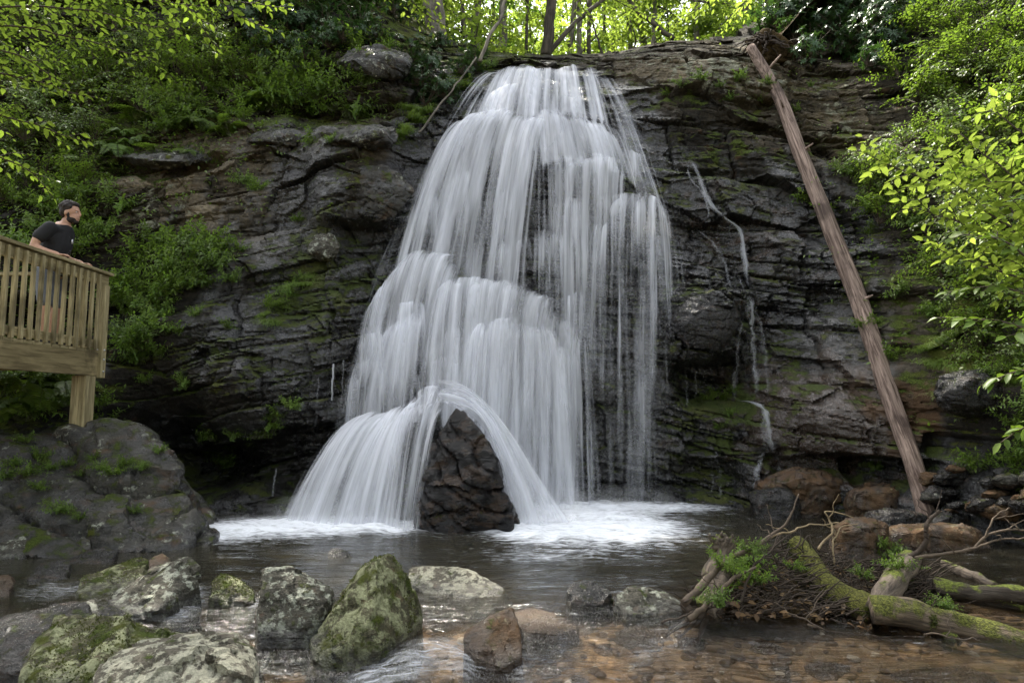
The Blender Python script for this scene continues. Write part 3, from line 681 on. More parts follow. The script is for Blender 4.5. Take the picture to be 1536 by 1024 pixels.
cascade([(590,622,8.95),(622,602,8.85),(650,588,8.75),(672,606,8.5)], [(560,788,8.15),(596,789,8.05),(618,790,8.0),(630,790,7.98)], dens=(.7,.28), seed=15, power=.5, layers=2, edge=.15)
cascade([(640,590,8.85),(660,585,8.75),(684,596,8.7),(708,622,8.6)], [(864,772,8.4),(840,779,8.3),(804,786,8.25),(768,791,8.2)], dens=(.88,.62), seed=16, power=.5, back=.3, layers=3, edge=.12, label='arc of water thrown off the right of the boulder')
cascade([(585,640,9.6),(620,600,9.4),(650,585,9.35),(690,600,9.35),(720,640,9.4)], [(590,660,8.95),(625,630,8.85),(652,600,8.8),(680,610,8.8),(700,640,8.8)], dens=(.6,.6), seed=17, layers=1, back=.05, edge=.2)
cascade([(735,112,12.4),(742,108,12.45),(760,106,12.5)], [(560,430,10.3),(600,400,10.4),(660,390,10.5)], dens=(.5,.42), seed=25, layers=1, edge=.3, power=.7)
cascade([(880,106,12.4),(905,108,12.35),(925,118,12.2)], [(925,290,10.85),(968,300,10.85),(1015,345,10.9)], dens=(.5,.36), seed=26, layers=2, edge=.3, power=.8)
cascade([(960,300,10.7),(985,305,10.7),(1015,340,10.75)], [(975,470,10.4),(1005,480,10.4),(1040,470,10.45)], dens=(.45,.22), seed=27, layers=1, edge=.3, power=.6)
cascade([(530,548,9.8),(545,540,9.8),(570,540,9.8),(590,545,9.75)], [(505,640,9.65),(530,645,9.6),(565,648,9.55),(600,648,9.5)], dens=(.7,.4), seed=28, layers=1, edge=.15, lipj=.4)
# small lobes where the water jumps off lesser steps
r = random.Random(31)
for i, (cx, cy, w_, h_, Y, sp, d0) in enumerate([(770,362,80,85,10.55,1.25,.75),(825,352,60,90,10.65,1.2,.8),(742,300,50,90,10.8,1.2,.6),(690,255,90,120,10.9,1.2,.75),(640,300,70,110,10.75,1.3,.75),(862,300,80,130,10.7,1.15,.7),
        (915,330,60,150,10.5,1.2,.6),(955,300,50,120,10.5,1.3,.7),(985,345,45,140,10.5,1.2,.5),(900,205,60,60,11.3,1.2,.75),(950,225,50,60,11.2,1.3,.6),(800,210,60,60,11.15,1.15,.6),(740,215,80,80,11.2,1.2,.6),(700,445,60,80,9.8,1.4,.75),(780,455,90,90,9.75,1.3,.8),
        (835,520,70,160,9.7,1.25,.7),(615,455,60,110,9.85,1.3,.7),(560,500,60,100,9.8,1.25,.6),(540,560,60,80,9.7,1.2,.5),(670,535,70,90,9.55,1.3,.6),(600,560,80,80,9.6,1.2,.55),(690,402,40,40,10.1,1.5,.7),(868,440,50,150,10.3,1.1,.55),(540,640,70,120,9.0,1.35,.5),(600,640,50,140,8.75,1.3,.5)]):
    n_ = 7; tp_ = []; bt_ = []; tl_ = r.uniform(-.13, .13) * w_
    for k in range(n_):
        q = k / (n_ - 1) * 2 - 1
        tp_.append((cx + q * w_ / 2, cy + h_ * .07 * q * q + q * tl_ + r.uniform(-4, 4), Y + .15 * q * q)); bt_.append((cx + q * w_ / 2 * sp, cy + h_ * (.9 + .15 * r.random()), Y - .22 + .2 * q * q))
    cascade(tp_, bt_, dens=(d0, .12), seed=100 + i * 3, layers=1, edge=.28, power=.5, nu=70, nv=60, tail=.5, back=.18, rise=.03, wob=.03, lipj=.6)
# the trickle at the right
trk = empty('side_trickle', (3.2, 10, 0)); tag(trk, 'thin trickle of white water on the bare rock right of the main falls', 'waterfall')
RUN = [([(1028,228),(1048,262),(1062,300),(1085,325),(1110,345),(1117,385),(1122,425),(1128,440)], .05, .6),
       ([(1040,340),(1070,365),(1088,395),(1092,420),(1100,436)], .03, .45), ([(1030,240),(1035,262),(1060,300),(1062,335)], .02, .45), ([(1090,330),(1100,370),(1105,400),(1118,440)], .02, .4),
       ([(1115,436),(1112,480),(1106,540),(1103,602)], .05, .5), ([(1122,438),(1124,490),(1120,550),(1122,608)], .07, .5), ([(1130,440),(1138,490),(1145,550),(1152,606)], .07, .5), ([(1126,440),(1130,500),(1134,560),(1140,606)], .05, .4),
       ([(1100,600),(1130,604),(1146,614),(1154,645),(1160,680)], .07, .6), ([(1146,612),(1146,650),(1150,684)], .05, .4), ([(1148,678),(1138,700),(1135,745)], .045, .55), ([(1158,676),(1185,684),(1230,694)], .05, .45), ([(1165,680),(1172,705),(1176,740)], .04, .35),
       ([(1072,672),(1078,705),(1082,750)], .03, .5), ([(1066,676),(1070,750)], .02, .45), ([(1015,556),(1016,605)], .015, .35), ([(1030,553),(1031,612)], .02, .4), ([(1044,552),(1045,600)], .015, .35), ([(1056,552),(1057,590)], .015, .3)]
for i, (pl, w, dn) in enumerate(RUN):
    pl = np.array(pl, float); tq = np.linspace(0, len(pl) - 1, 50); sp_ = smooth_path(np.concatenate([pl, pl[:, :1] * 0], 1), 50); qx_, qy_ = sp_[:, 0] + 2.5 * fbm(np.arange(50) * .22, np.zeros(50), None, 90 + i, 3), sp_[:, 1]
    yy = hit(qx_, qy_)[:, 1]; yy = np.array([yy[max(0, j - 5):j + 6].min() for j in range(50)]); yy = np.convolve(np.pad(yy, 3, 'edge'), np.ones(7) / 7, 'valid')
    c = P(qx_, qy_, yy - .03)
    c[:, 0] += .015 * fbm(np.arange(50) * .3, np.zeros(50), None, 70 + i, 3)
    lat = np.linspace(-1, 1, 9)
    R = c[:, None] + (lat[None] * w * 1.25 * (1 + .5 * fbm(np.arange(50) * .25, np.zeros(50), None, 60 + i, 2))[:, None])[..., None] * np.array([1, 0, 0]) + (np.abs(lat) ** 2 * .03)[None, :, None] * np.array([0, 1, 0])
    L = np.concatenate([[0], np.cumsum(np.linalg.norm(np.diff(c, axis=0), axis=1))])
    dnn = dn * .85 * (1 + .3 * fbm(np.arange(50) * .3, np.zeros(50), None, 44 + i, 3))[:, None] * (1 - np.abs(lat) ** 2)[None] * (sstep(0, .12, np.linspace(0, 1, 50)) * (1 - .7 * sstep(.8, 1, np.linspace(0, 1, 50))))[:, None]
    o = obj('runnel', R.reshape(-1, 3), grid_faces(50, 9), FM[1], trk, attrs={'dens': dnn.ravel()}, uv=np.stack([np.broadcast_to(lat[None] * w, R.shape[:2]) + i, np.broadcast_to(L[:, None], R.shape[:2])], -1).reshape(-1, 2))
    o.matrix_parent_inverse = Matrix.Translation(-Vector(trk.location))
# spray where the water lands
def mist_mat():
    t = NT('spray_mist'); uv = t.n('ShaderNodeUVMap', uv_map='flow').outputs[0]
    d = t.n('ShaderNodeAttribute', attribute_name='dens').outputs['Fac']
    n = t.noise(uv, 2.6, 4, .55)
    al = t.math('MULTIPLY', d, t.ramp(n, .25, .75, .25, .62))
    df = t.n('ShaderNodeBsdfDiffuse'); df.inputs[0].default_value = (.9, .9, .9, 1); tl = t.n('ShaderNodeBsdfTranslucent'); tl.inputs[0].default_value = (.9, .9, .9, 1)
    m1 = t.n('ShaderNodeMixShader'); m1.inputs[0].default_value = .4; t.set(m1.inputs[1], df.outputs[0]); t.set(m1.inputs[2], tl.outputs[0])
    tr = t.n('ShaderNodeBsdfTransparent'); ms = t.n('ShaderNodeMixShader'); t.set(ms.inputs[0], al); t.set(ms.inputs[1], tr.outputs[0]); t.set(ms.inputs[2], m1.outputs[0])
    return t.done(ms.outputs[0])
MIST = mist_mat()
for i, (x0, x1, py, h_, dpt, d0) in enumerate([(385,640,781,.38,.25,.75),(400,620,786,.24,.3,.8),(300,480,793,.16,.3,.5),(745,900,774,.42,.3,.8),(770,960,786,.26,.35,.8),(850,1040,757,.30,.25,.6),(880,1010,770,.2,.3,.6),(655,790,786,.14,.2,.35)]):
    u = np.linspace(0, 1, 60); v = np.linspace(0, 1, 24); y0 = float(PZ(800, py)[1])
    X = (x0 + (x1 - x0) * u - 768) / 1000 * y0 * .985
    hh = h_ * (.45 + .55 * np.sin(math.pi * u)) * (1 + .35 * fbm(u * 6, u * 0, None, 300 + i, 3))
    R = np.stack([np.repeat(X[:, None], 24, 1), y0 + dpt * (np.cos(v * math.pi * .9)[None] * -.6) + .08 * fbm(X[:, None] * 3 + 0 * v, v[None] * 2 + 0 * X[:, None], None, 310 + i, 3), hh[:, None] * np.sin(v * math.pi * .62)[None] - .02], -1)
    e = np.minimum(u, 1 - u)[:, None]; dn = d0 * sstep(0, .3, e) * (1 - v[None]) ** 1.3 * (.7 + .6 * fbm(X[:, None] * 2 + 0 * v, v[None] * 1.5 + 0 * X[:, None], None, 320 + i, 3))
    o = obj('spray', R.reshape(-1, 3), grid_faces(60, 24), MIST, falls, attrs={'dens': np.clip(dn, 0, 1).ravel()}, uv=np.stack([np.repeat(X[:, None], 24, 1) + i, R[..., 2] * 2], -1).reshape(-1, 2))
    o.matrix_parent_inverse = Matrix.Translation(-Vector(falls.location))
# drips under the left ledge
drp = empty('ledge_drips', (-2.8, 9.3, 0)); tag(drp, 'few thin drips falling from the wet ledge left of the falls', 'dripping water')
for i, (x0, y0, x1, y1, yy, w) in enumerate([(478,566,473,640,9.35,.025),(500,545,497,600,9.5,.02),(515,540,510,640,9.6,.02),(414,702,408,745,9.0,.02)]):
    c = smooth_path(np.array([P(x0, y0, yy), P(x1, y1, yy)]), 20, .01, i); lat = np.linspace(-1, 1, 5)
    R = c[:, None] + (lat * w)[None, :, None] * np.array([1, 0, 0]) + (np.abs(lat) ** 2 * .02)[None, :, None] * np.array([0, 1, 0])
    o = obj('drip', R.reshape(-1, 3), grid_faces(20, 5), FM[2], drp, attrs={'dens': (.7 * (1 - np.abs(lat) ** 2)[None] * np.linspace(1, .5, 20)[:, None]).ravel()}, uv=np.stack([np.broadcast_to(lat[None] * w, (20, 5)) + i * 2, np.broadcast_to(np.linspace(0, .8, 20)[:, None], (20, 5))], -1).reshape(-1, 2))
    o.matrix_parent_inverse = Matrix.Translation(-Vector(drp.location))
# ------------------------------------------------------------------ rocks
def hull_rock(name, pts, mat, seed=0, detail=3.0, rough=.03, parent=None, bevel=.0, lay=(0, 0, 1), layk=.5):
    """Convex hull of points, cut fine, edges worn and the faces broken up."""
    pts = np.asarray(pts, float)
    if pts[:, 2].min() < .16 and parent is None:
        lo = pts[pts[:, 2] < .3].copy(); lo[:, 2] = -.36; lo[:, :2] = pts[:, :2].mean(0) + (lo[:, :2] - pts[:, :2].mean(0)) * (1.08 + .12 * np.sin(np.arange(len(lo)) * 2.4 + seed))[:, None]; pts = np.concatenate([pts, lo])
    c = pts.mean(0)
    bm = bmesh.new()
    for p in pts: bm.verts.new(p - c)
    r = bmesh.ops.convex_hull(bm, input=bm.verts)
    bmesh.ops.delete(bm, geom=[g for g in bm.verts if not g.link_faces], context='VERTS')
    size = np.linalg.norm(pts.max(0) - pts.min(0))
    target = size / (26 * detail)
    for it in range(9):
        es = [e for e in bm.edges if e.calc_length() > target * 1.6]
        if not es or len(bm.verts) > 12000: break
        bmesh.ops.subdivide_edges(bm, edges=es, cuts=1)
        bmesh.ops.triangulate(bm, faces=bm.faces[:])
        if it == 1: 
            bmesh.ops.smooth_vert(bm, verts=bm.verts, factor=.12, use_axis_x=True, use_axis_y=True, use_axis_z=True)
        if it == 3:
            bmesh.ops.smooth_vert(bm, verts=bm.verts, factor=.22, use_axis_x=True, use_axis_y=True, use_axis_z=True)
    bmesh.ops.smooth_vert(bm, verts=bm.verts, factor=.18, use_axis_x=True, use_axis_y=True, use_axis_z=True)
    bm.normal_update()
    v = np.array([x.co[:] for x in bm.verts]); n = np.array([x.normal[:] for x in bm.verts])
    k = 1 / size
    q = v * k; o = seed * 13.7
    d = .55 * fbm(q[:, 0] * 3 + o, q[:, 1] * 3, q[:, 2] * 3, seed, 3) + .35 * fbm(q[:, 0] * 9 + o, q[:, 1] * 9, q[:, 2] * 9, seed + 3, 4)
    l = np.array(lay, float); l /= np.linalg.norm(l); s = q @ l * 11 + 1.2 * fbm(q[:, 0] * 3, q[:, 1] * 3 + o, q[:, 2] * 3, seed + 6, 3)
    f = s - np.floor(s); hk = _h(np.floor(s), s * 0, s * 0, seed + 8)
    d = d + layk * ((hk - .5) * .8 - .5 * np.maximum(1 - np.minimum(f, 1 - f) * 6, 0) ** 2)
    d = d + .55 * facets(q[:, 0] * 5 + o, q[:, 1] * 5, q[:, 2] * 5, seed + 20) + .28 * facets(q[:, 0] * 13 + o, q[:, 1] * 13, q[:, 2] * 13, seed + 30)
    ridg = -np.maximum(0, .12 - np.abs(fbm(q[:, 0] * 4 + o, q[:, 1] * 4, q[:, 2] * 6, seed + 12, 3))) * 4
    v = v + n * ((d + ridg) * rough * size * (.62 if size > .45 else 1))[:, None]
    bm.verts.index_update()
    f = np.array([[x.index for x in fc.verts] for fc in bm.faces])
    bm.free()
    o = obj(name, v, f, mat, parent); o.location = c
    o.data.set_sharp_from_angle(angle=math.radians(42))
    return o
def pr(*a):  # list of (px,py,Y) -> points
    return [P(*q) for q in a]
def slab(front, dz, mat, name, label, cat='rock', seed=0, group=None, **k):
    """front: photo outline with distances; dz: how far the body goes back and how its back edge drops."""
    f = np.array(pr(*front)); back = f + np.array([0, dz[0], 0]); back[:, 2] += dz[1] * (back[:, 2] > .1)
    m = f.mean(0); back[:, 0] = m[0] + (back[:, 0] - m[0]) * dz[2]; low = f.copy(); low[:, 2] = np.minimum(low[:, 2] - .12, -.16)
    low = low[f[:, 2] < .25]; low[:, 0] = m[0] + (low[:, 0] - m[0]) * .92
    lb = back[f[:, 2] < .25].copy(); lb[:, 2] = -.16
    o = hull_rock(name, np.concatenate([f, back, low, lb]), mat, seed, **k)
    return tag(o, label, cat, group)
def yb(py, z=0.0): return float(PZ(768, py, z)[1])

# R1 tall peaked rock: two big faces meeting on a ridge from the tip down to the left
a = yb(985); b = yb(930)
tag(hull_rock('boulder', pr((578,825,a+.42),(592,828,a+.46),(560,845,a+.30),(612,858,a+.50),(628,892,a+.55),(634,925,a+.50),(612,950,a+.22),(566,972,a+.02),(500,983,a-.02),(470,985,a+.05),(464,960,a+.3),(520,880,a+.62),(565,840,a+.75),(610,880,a+.95),(540,930,a+1.0),(480,960,a+.7),(556,925,a+.02),(500,1000,a+.02),(600,985,a+.3),(620,960,a+.8)), M['moss_rock'], 3, 4.2, .036, lay=(.7, -.2, .6)), 'tall pointed mossy boulder with a sharp ridge, standing in the shallow stream', 'boulder')
a = yb(955)
tag(hull_rock('boulder', pr((392,853,a+.25),(432,849,a+.28),(470,868,a+.28),(499,886,a+.24),(488,905,a+.08),(440,953,a+.0),(392,957,a+.0),(386,930,a+.05),(389,880,a+.15),(405,851,a+.6),(440,850,a+.62),(500,885,a+.55),(480,930,a+.5),(395,920,a+.55),(440,975,a),(392,975,a)), M['grey_rock'], 5, 3.8, .03, lay=(.5, .5, .6)), 'upright grey slab of rock left of the tall pointed boulder', 'boulder')
a = yb(897)
tag(hull_rock('boulder', pr((612,850,a+.45),(650,850,a+.42),(695,851,a+.5),(712,856,a+.4),(762,884,a+.25),(752,894,a+.05),(700,897,a+.0),(640,890,a+.12),(610,868,a+.3),(680,852,a+.85),(745,880,a+.75),(620,872,a+.9),(690,915,a+.2),(760,905,a+.4),(630,900,a+.5)), M['white_rock'], 7, 3.4, .024, lay=(.25, .2, .9)), 'low flat rock blotched with white lichen, right behind the tall pointed boulder', 'boulder')
a = yb(925)
tag(hull_rock('boulder', pr((285,833,a+.5),(299,848,a+.42),(300,865,a+.38),(270,890,a+.22),(238,914,a+.02),(205,928,a+.0),(190,925,a+.02),(160,903,a+.2),(175,885,a+.42),(230,850,a+.55),(280,835,a+.85),(240,860,a+.9),(190,890,a+.8),(200,945,a),(240,930,a+.1),(290,890,a+.6)), M['grey_rock'], 9, 3.8, .038, lay=(.5, -.1, .85)), 'long grey rock with pale stripes leaning up to the right, moss on its top edge', 'boulder')
a = yb(893)
tag(hull_rock('boulder', pr((116,888,a+.05),(122,868,a+.25),(160,850,a+.4),(205,836,a+.55),(224,838,a+.5),(214,860,a+.3),(180,893,a+.05),(130,897,a),(205,836,a+.9),(150,870,a+.8),(130,905,a+.2),(190,905,a+.3)), M['moss_rock'], 11, 3, .03), 'dark low mossy rock tucked behind the long leaning grey rock', 'boulder')
a = yb(858)
tag(hull_rock('boulder', pr((218,850,a+.1),(228,836,a+.2),(243,830,a+.25),(256,838,a+.25),(258,850,a+.1),(235,855,a),(240,833,a+.5),(222,845,a+.5),(240,870,a+.2)), M['brown_rock'], 13, 2, .03), 'small reddish rock showing between the two leaning rocks', 'boulder')
a = yb(907)
tag(hull_rock('boulder', pr((314,895,a+.02),(318,872,a+.12),(330,861,a+.2),(352,866,a+.2),(384,887,a+.1),(382,903,a+.0),(340,909,a-.02),(335,862,a+.4),(375,890,a+.4),(350,925,a)), M['moss_rock'], 15, 2.4, .03), 'small dark mossy rock with water parting round it, left of the upright slab', 'boulder')
a = yb(1070)
tag(hull_rock('boulder', pr((18,1040,a+.1),(50,955,a+.55),(80,925,a+.72),(98,920,a+.75),(150,932,a+.72),(192,925,a+.75),(218,940,a+.66),(262,952,a+.62),(330,958,a+.6),(360,1010,a+.3),(250,1060,a+.05),(60,1070,a-.05),(90,925,a+1.1),(190,930,a+1.15),(330,965,a+1.0),(40,1000,a+1.0),(20,1100,a+.1),(200,1110,a)), M['moss_rock'], 17, 4.8, .05, lay=(.8, -.1, .4)), 'big mossy grey rock with an uneven crest at the near left corner', 'boulder')
a = yb(1085)
tag(hull_rock('boulder', pr((125,1050,a+.05),(150,1000,a+.35),(185,968,a+.55),(220,958,a+.62),(300,955,a+.66),(358,948,a+.72),(384,965,a+.62),(389,990,a+.5),(385,1060,a+.15),(300,1090,a-.05),(150,1095,a-.05),(355,950,a+.95),(230,960,a+.95),(200,1000,a+.9),(386,1000,a+.9),(260,985,a+.30),(340,985,a+.28),(180,990,a+.3),(250,1130,a)), M['white_rock'], 19, 4.8, .045, lay=(.15, -.2, .95)), 'pale flat topped rock in front of the big mossy rock, whitish with lichen', 'boulder')
a = yb(1005)
tag(hull_rock('boulder', pr((-60,945,a+.35),(0,936,a+.4),(60,913,a+.55),(128,905,a+.6),(150,930,a+.35),(120,990,a+.05),(0,1005,a),(-70,1000,a+.1),(60,915,a+.9),(130,912,a+.85),(-50,940,a+.8),(50,1030,a),(-60,1030,a)), M['wet_rock'], 21, 3.4, .03), 'dark wet rock at the left edge behind the big mossy rock', 'boulder')
a = yb(930)
tag(hull_rock('boulder', pr((112,925,a),(122,905,a+.15),(140,901,a+.2),(150,920,a+.08),(130,930,a),(140,903,a+.4),(115,915,a+.4),(130,945,a)), M['grey_rock'], 23, 2, .03), 'small rounded rock on top edge of the dark wet left rock', 'boulder')
a = yb(928)
tag(hull_rock('boulder', pr((142,922,a),(148,910,a+.1),(168,908,a+.15),(190,920,a+.08),(170,930,a),(165,910,a+.4),(150,945,a)), M['wet_rock'], 25, 2, .03), 'small smooth dark stone at the foot of the long leaning rock', 'boulder')
a = yb(992)
tag(hull_rock('boulder', pr((766,909,a+.3),(772,915,a+.28),(780,945,a+.2),(784,985,a+.05),(752,1000,a-.02),(712,985,a+.0),(696,965,a+.12),(698,945,a+.2),(735,922,a+.32),(768,912,a+.6),(710,950,a+.6),(780,960,a+.6),(750,1020,a),(700,1000,a+.1)), M['brown_rock'], 27, 3.2, .03, lay=(.8, 0, .5)), 'brown pointed wedge of rock with water sheeting past its right side', 'boulder')
a = yb(912)
tag(hull_rock('boulder', pr((850,885,a+.1),(862,870,a+.22),(882,868,a+.25),(905,878,a+.2),(917,886,a+.12),(905,905,a+.02),(880,911,a),(856,900,a+.03),(880,869,a+.5),(855,880,a+.4),(912,890,a+.4),(880,930,a)), M['wet_rock'], 29, 2.6, .04), 'dark brown rock in the shallows midway between pointed boulder and driftwood', 'boulder')
a = yb(925)
tag(hull_rock('boulder', pr((924,905,a+.1),(926,888,a+.2),(950,880,a+.25),(975,883,a+.28),(1000,888,a+.25),(1022,902,a+.15),(1030,912,a+.08),(985,924,a),(940,918,a),(960,882,a+.6),(1015,900,a+.5),(930,900,a+.5),(980,940,a)), M['grey_rock'], 31, 2.8, .045), 'knobbly grey brown rock just left of the driftwood pile', 'boulder')
a = yb(950)
tag(hull_rock('boulder', pr((772,915,a+.4),(800,912,a+.42),(835,922,a+.35),(868,940,a+.15),(840,950,a),(790,948,a+.02),(770,930,a+.2),(810,914,a+.7),(860,935,a+.6),(820,965,a)), M['stone'], 33, 2.6, .03), 'low flat stone half under water right of the brown wedge rock', 'boulder')
a = yb(836)
tag(hull_rock('boulder', pr((490,832,a+.05),(494,824,a+.15),(506,821,a+.18),(524,828,a+.12),(530,834,a+.05),(510,836,a),(508,823,a+.4),(495,845,a),(525,845,a)), M['wet_rock'], 35, 2, .03), 'lone small dark rock in the calm pool', 'boulder')
# the big rounded boulder below the platform
a = yb(835)
o = hull_rock('boulder', pr((-120,660,a+1.0),(0,655,a+1.0),(60,638,a+1.5),(125,628,a+1.5),(180,632,a+1.6),(205,642,a+1.6),(235,665,a+1.55),(258,692,a+1.25),(282,722,a+1.05),(302,748,a+.95),(318,778,a+.85),(295,800,a+.5),(230,818,a+.2),(120,830,a+.0),(-60,840,a-.1),(-160,840,a),(20,740,a+.55),(150,720,a+.8),(130,630,a+2.4),(260,680,a+2.2),(-100,660,a+2.4),(320,790,a+1.8),(200,850,a+.3),(-60,870,a)), M['left_rock'], 37, 5.0, .034, lay=(.35, -.15, .95), layk=1.5)
tag(o, 'huge rounded boulder below the wooden platform with moss and plants on it', 'boulder')
for pts_, m, sd, lab in [
    ([(30,818),(45,800),(85,793),(120,800),(135,812),(128,828),(80,834),(40,832)], 'left_rock', 41, 'grey bumpy rock at the waterline under the huge rounded boulder'),
    ([(-40,835),(-20,805),(10,796),(35,792),(42,812),(30,832),(0,838)], 'grey_rock', 43, 'pointed grey rock at the left edge beside the bumpy waterline rock'),
    ([(40,868),(60,845),(95,836),(108,842),(100,858),(60,870)], 'wet_rock', 45, 'dark flat rock awash in the left channel'),
    ([(100,842),(130,826),(160,820),(178,826),(165,838),(120,846)], 'wet_rock', 47, 'long dark wet rock lying low in the pool left of the leaning rocks'),
    ([(-20,880),(0,864),(14,862),(22,872),(14,884),(-10,888)], 'stone', 49, 'small round tan stone cut by the left edge of the picture'),
    ([(-30,836),(-10,828),(16,826),(18,834),(0,840)], 'grey_rock', 51, 'small pale stone at the left waterline')]:
    a = yb(pts_[-1][1] + 1); top_ = min(q[1] for q in pts_); bot = max(q[1] for q in pts_)
    pp = [(x, y, a + .0 + .35 * (bot - y) / (bot - top_)) for x, y in pts_] + [(x, y + 1, a + .45 + .1 * math.sin(i * 2)) for i, (x, y) in enumerate(pts_)] + [(x, bot + 14, a) for x, y in pts_[::2]]
    tag(hull_rock('boulder', pr(*pp), M[m], sd, 2.6, .03), lab, 'boulder')
# boulder splitting the falls
a = 7.98
o = hull_rock('boulder', pr((684,610,a+.38),(698,622,a+.30),(722,652,a+.12),(746,690,a-.04),(768,742,a+.06),(764,790,a+.1),(700,796,a+.04),(640,796,a+.02),(618,784,a+.12),(626,742,a+.20),(645,692,a+.30),(662,640,a+.36),(740,704,a-.08),(650,742,a+.0),(684,618,a+.8),(750,700,a+.9),(640,690,a+.9),(640,800,a+.9),(770,800,a+.9),(690,810,a)), M['splash_rock'], 53, 4.4, .055, lay=(.5, -.3, .7), layk=.9)
tag(o, 'dark brown pointed boulder splitting the foot of the falls', 'boulder')
# stones and ledge blocks of the right bank
def bank_rock(cx, cy, w, h, sd, mat, lab, yoff=0.0, group=None, detail=2.2, depth=.8):
    r = random.Random(sd)
    y = min(hit(cx, cy)[0][1], yb(max(cy + h / 2, 640) + 4) if cy + h / 2 > 660 else 99) + yoff
    pts_ = []
    for k in range(11):
        an = k / 11 * 2 * math.pi + r.uniform(-.2, .2); rr = r.uniform(.78, 1.05)
        pts_.append((cx + w / 2 * rr * math.cos(an), cy + h / 2 * rr * math.sin(an), y + r.uniform(-.04, .06)))
    s = w * y / 1000 * depth
    for k in range(9):
        an = k / 9 * 2 * math.pi + r.uniform(-.3, .3); rr = r.uniform(.3, .7)
        pts_.append((cx + w / 2 * rr * math.cos(an), cy + h / 2 * rr * math.sin(an), y - s * .35 * r.uniform(.5, 1)))
        pts_.append((cx + w / 2 * .9 * math.cos(an), cy + h / 2 * .9 * math.sin(an), y + s * r.uniform(.5, .8)))
    return tag(hull_rock('boulder', pr(*pts_), M[mat], sd, detail, .045, lay=(.25, 0, 1), layk=.8), lab, 'rock', group)
bank_rock(1205, 735, 170, 66, 61, 'brown_rock', 'broad brown wet ledge block under the trickle at the pool edge', .1, detail=4, depth=.6)
bank_rock(1320, 745, 120, 44, 62, 'brown_rock', 'brown layered ledge block between the trickle and the log foot', .0, detail=3.2)
bank_rock(1165, 748, 90, 40, 63, 'wet_rock', 'low brown stone sticking into the pool below the trickle', -.1)
bank_rock(1340, 775, 110, 32, 64, 'wet_rock', 'dark layered rock left of the log foot', -.2, detail=3)
bank_rock(1290, 800, 100, 58, 65, 'brown_rock', 'wet brown rock rising behind the driftwood pile', 0, detail=3.4)
bank_rock(1400, 800, 170, 32, 66, 'brown_rock', 'long flat wet rock in the stream under the log foot', 0, detail=3.4, depth=.5)
bank_rock(1510, 768, 90, 34, 67, 'stone', 'reddish brown rock on the right edge of the bank', -.1, detail=2.6)
bank_rock(1440, 712, 70, 34, 68, 'wet_rock', 'squarish dark rock under the right overhang', 0)
for i in range(34):
    r = random.Random(500 + i)
    cx = r.uniform(1395, 1580); cy = 700 + (r.random() ** .7) * 82
    if cx > 1480 and cy > 760: cy -= 20
    wd = r.uniform(26, 74)
    o = bank_rock(cx, cy, wd, wd * r.uniform(.35, .6), 700 + i, r.choice(['wet_rock', 'wet_rock', 'brown_rock', 'left_rock']), 'dark broken rock in the rubble on the right bank', -.15 - .15 * r.random(), group='broken rocks on the right bank', detail=1.7)
    REG.append(o)
bank_rock(562, 96, 120, 54, 71, 'left_rock', 'big square mossy block at the cliff top left of the falls', -.25, detail=4)
bank_rock(545, 206, 120, 42, 72, 'left_rock', 'flat topped grey block on the ledge left of the upper falls', -.2, detail=3.6)
bank_rock(420, 208, 110, 30, 73, 'left_rock', 'long grey slab lying on the ledge over the wet rock face', -.15, detail=3.2)
bank_rock(250, 238, 150, 30, 74, 'left_rock', 'thin slab sticking out of the plants on the left cliff', -.1, detail=3.2)
bank_rock(486, 372, 52, 46, 75, 'grey_rock', 'small lichen covered lump on the cliff left of the falls', -.12, detail=2.5)
bank_rock(560, 290, 120, 90, 76, 'left_rock', 'bulging grey block of cliff beside the tall upper fall', -.08, detail=4, depth=.4)
bank_rock(1060, 482, 112, 92, 77, 'wet_rock', 'black glistening block jutting out right of the falls', -.12, detail=4, depth=.5)
bank_rock(1465, 590, 150, 80, 78, 'wet_rock', 'dark overhanging block topped with grass on the right bank', -.1, detail=4, depth=.5)
# stones on the stream floor
group = 'stones under the shallow water'
spots = [(200, 985), (420, 990), (450, 1005), (530, 905), (660, 935), (690, 1012), (640, 1000), (820, 975), (870, 985), (910, 960), (960, 950), (1000, 985), (1040, 955), (1065, 965), (1110, 945), (1150, 962), (1170, 990), (1230, 985), (1010, 1010), (930, 1005), (880, 930), (835, 1005), (1300, 1000), (1090, 1000), (1360, 1010), (1430, 1005), (880, 905), (720, 905), (340, 935), (320, 985), (500, 1012), (1480, 890), (1430, 860), (1500, 865), (800, 1018), (560, 1015), (1060, 930), (985, 940)]
for i, (px, py) in enumerate(spots):
    r = random.Random(i + 900); c = PZ(px, py, -.06); c[2] = bed_z(c[0], c[1]) - .02 - (.03 if i % 3 else 0)
    s = r.uniform(.07, .2) * (1.5 if i % 5 == 0 else 1)
    pts_ = [c + np.array([s * r.uniform(.8, 1.2) * math.cos(k * .9), s * .75 * math.sin(k * .9), r.uniform(-.05, .0) + s * .42 * r.random()]) for k in range(9)] + [c + np.array([r.uniform(-s, s) * .5, r.uniform(-s, s) * .5, s * .5]) for k in range(3)]
    o = hull_rock('stone', pts_, M['stone'] if i % 4 else M['brown_rock'], i + 40, 1.3, .03)
    tag(o, 'brown stone lying under the shallow water', 'stone', group, True)

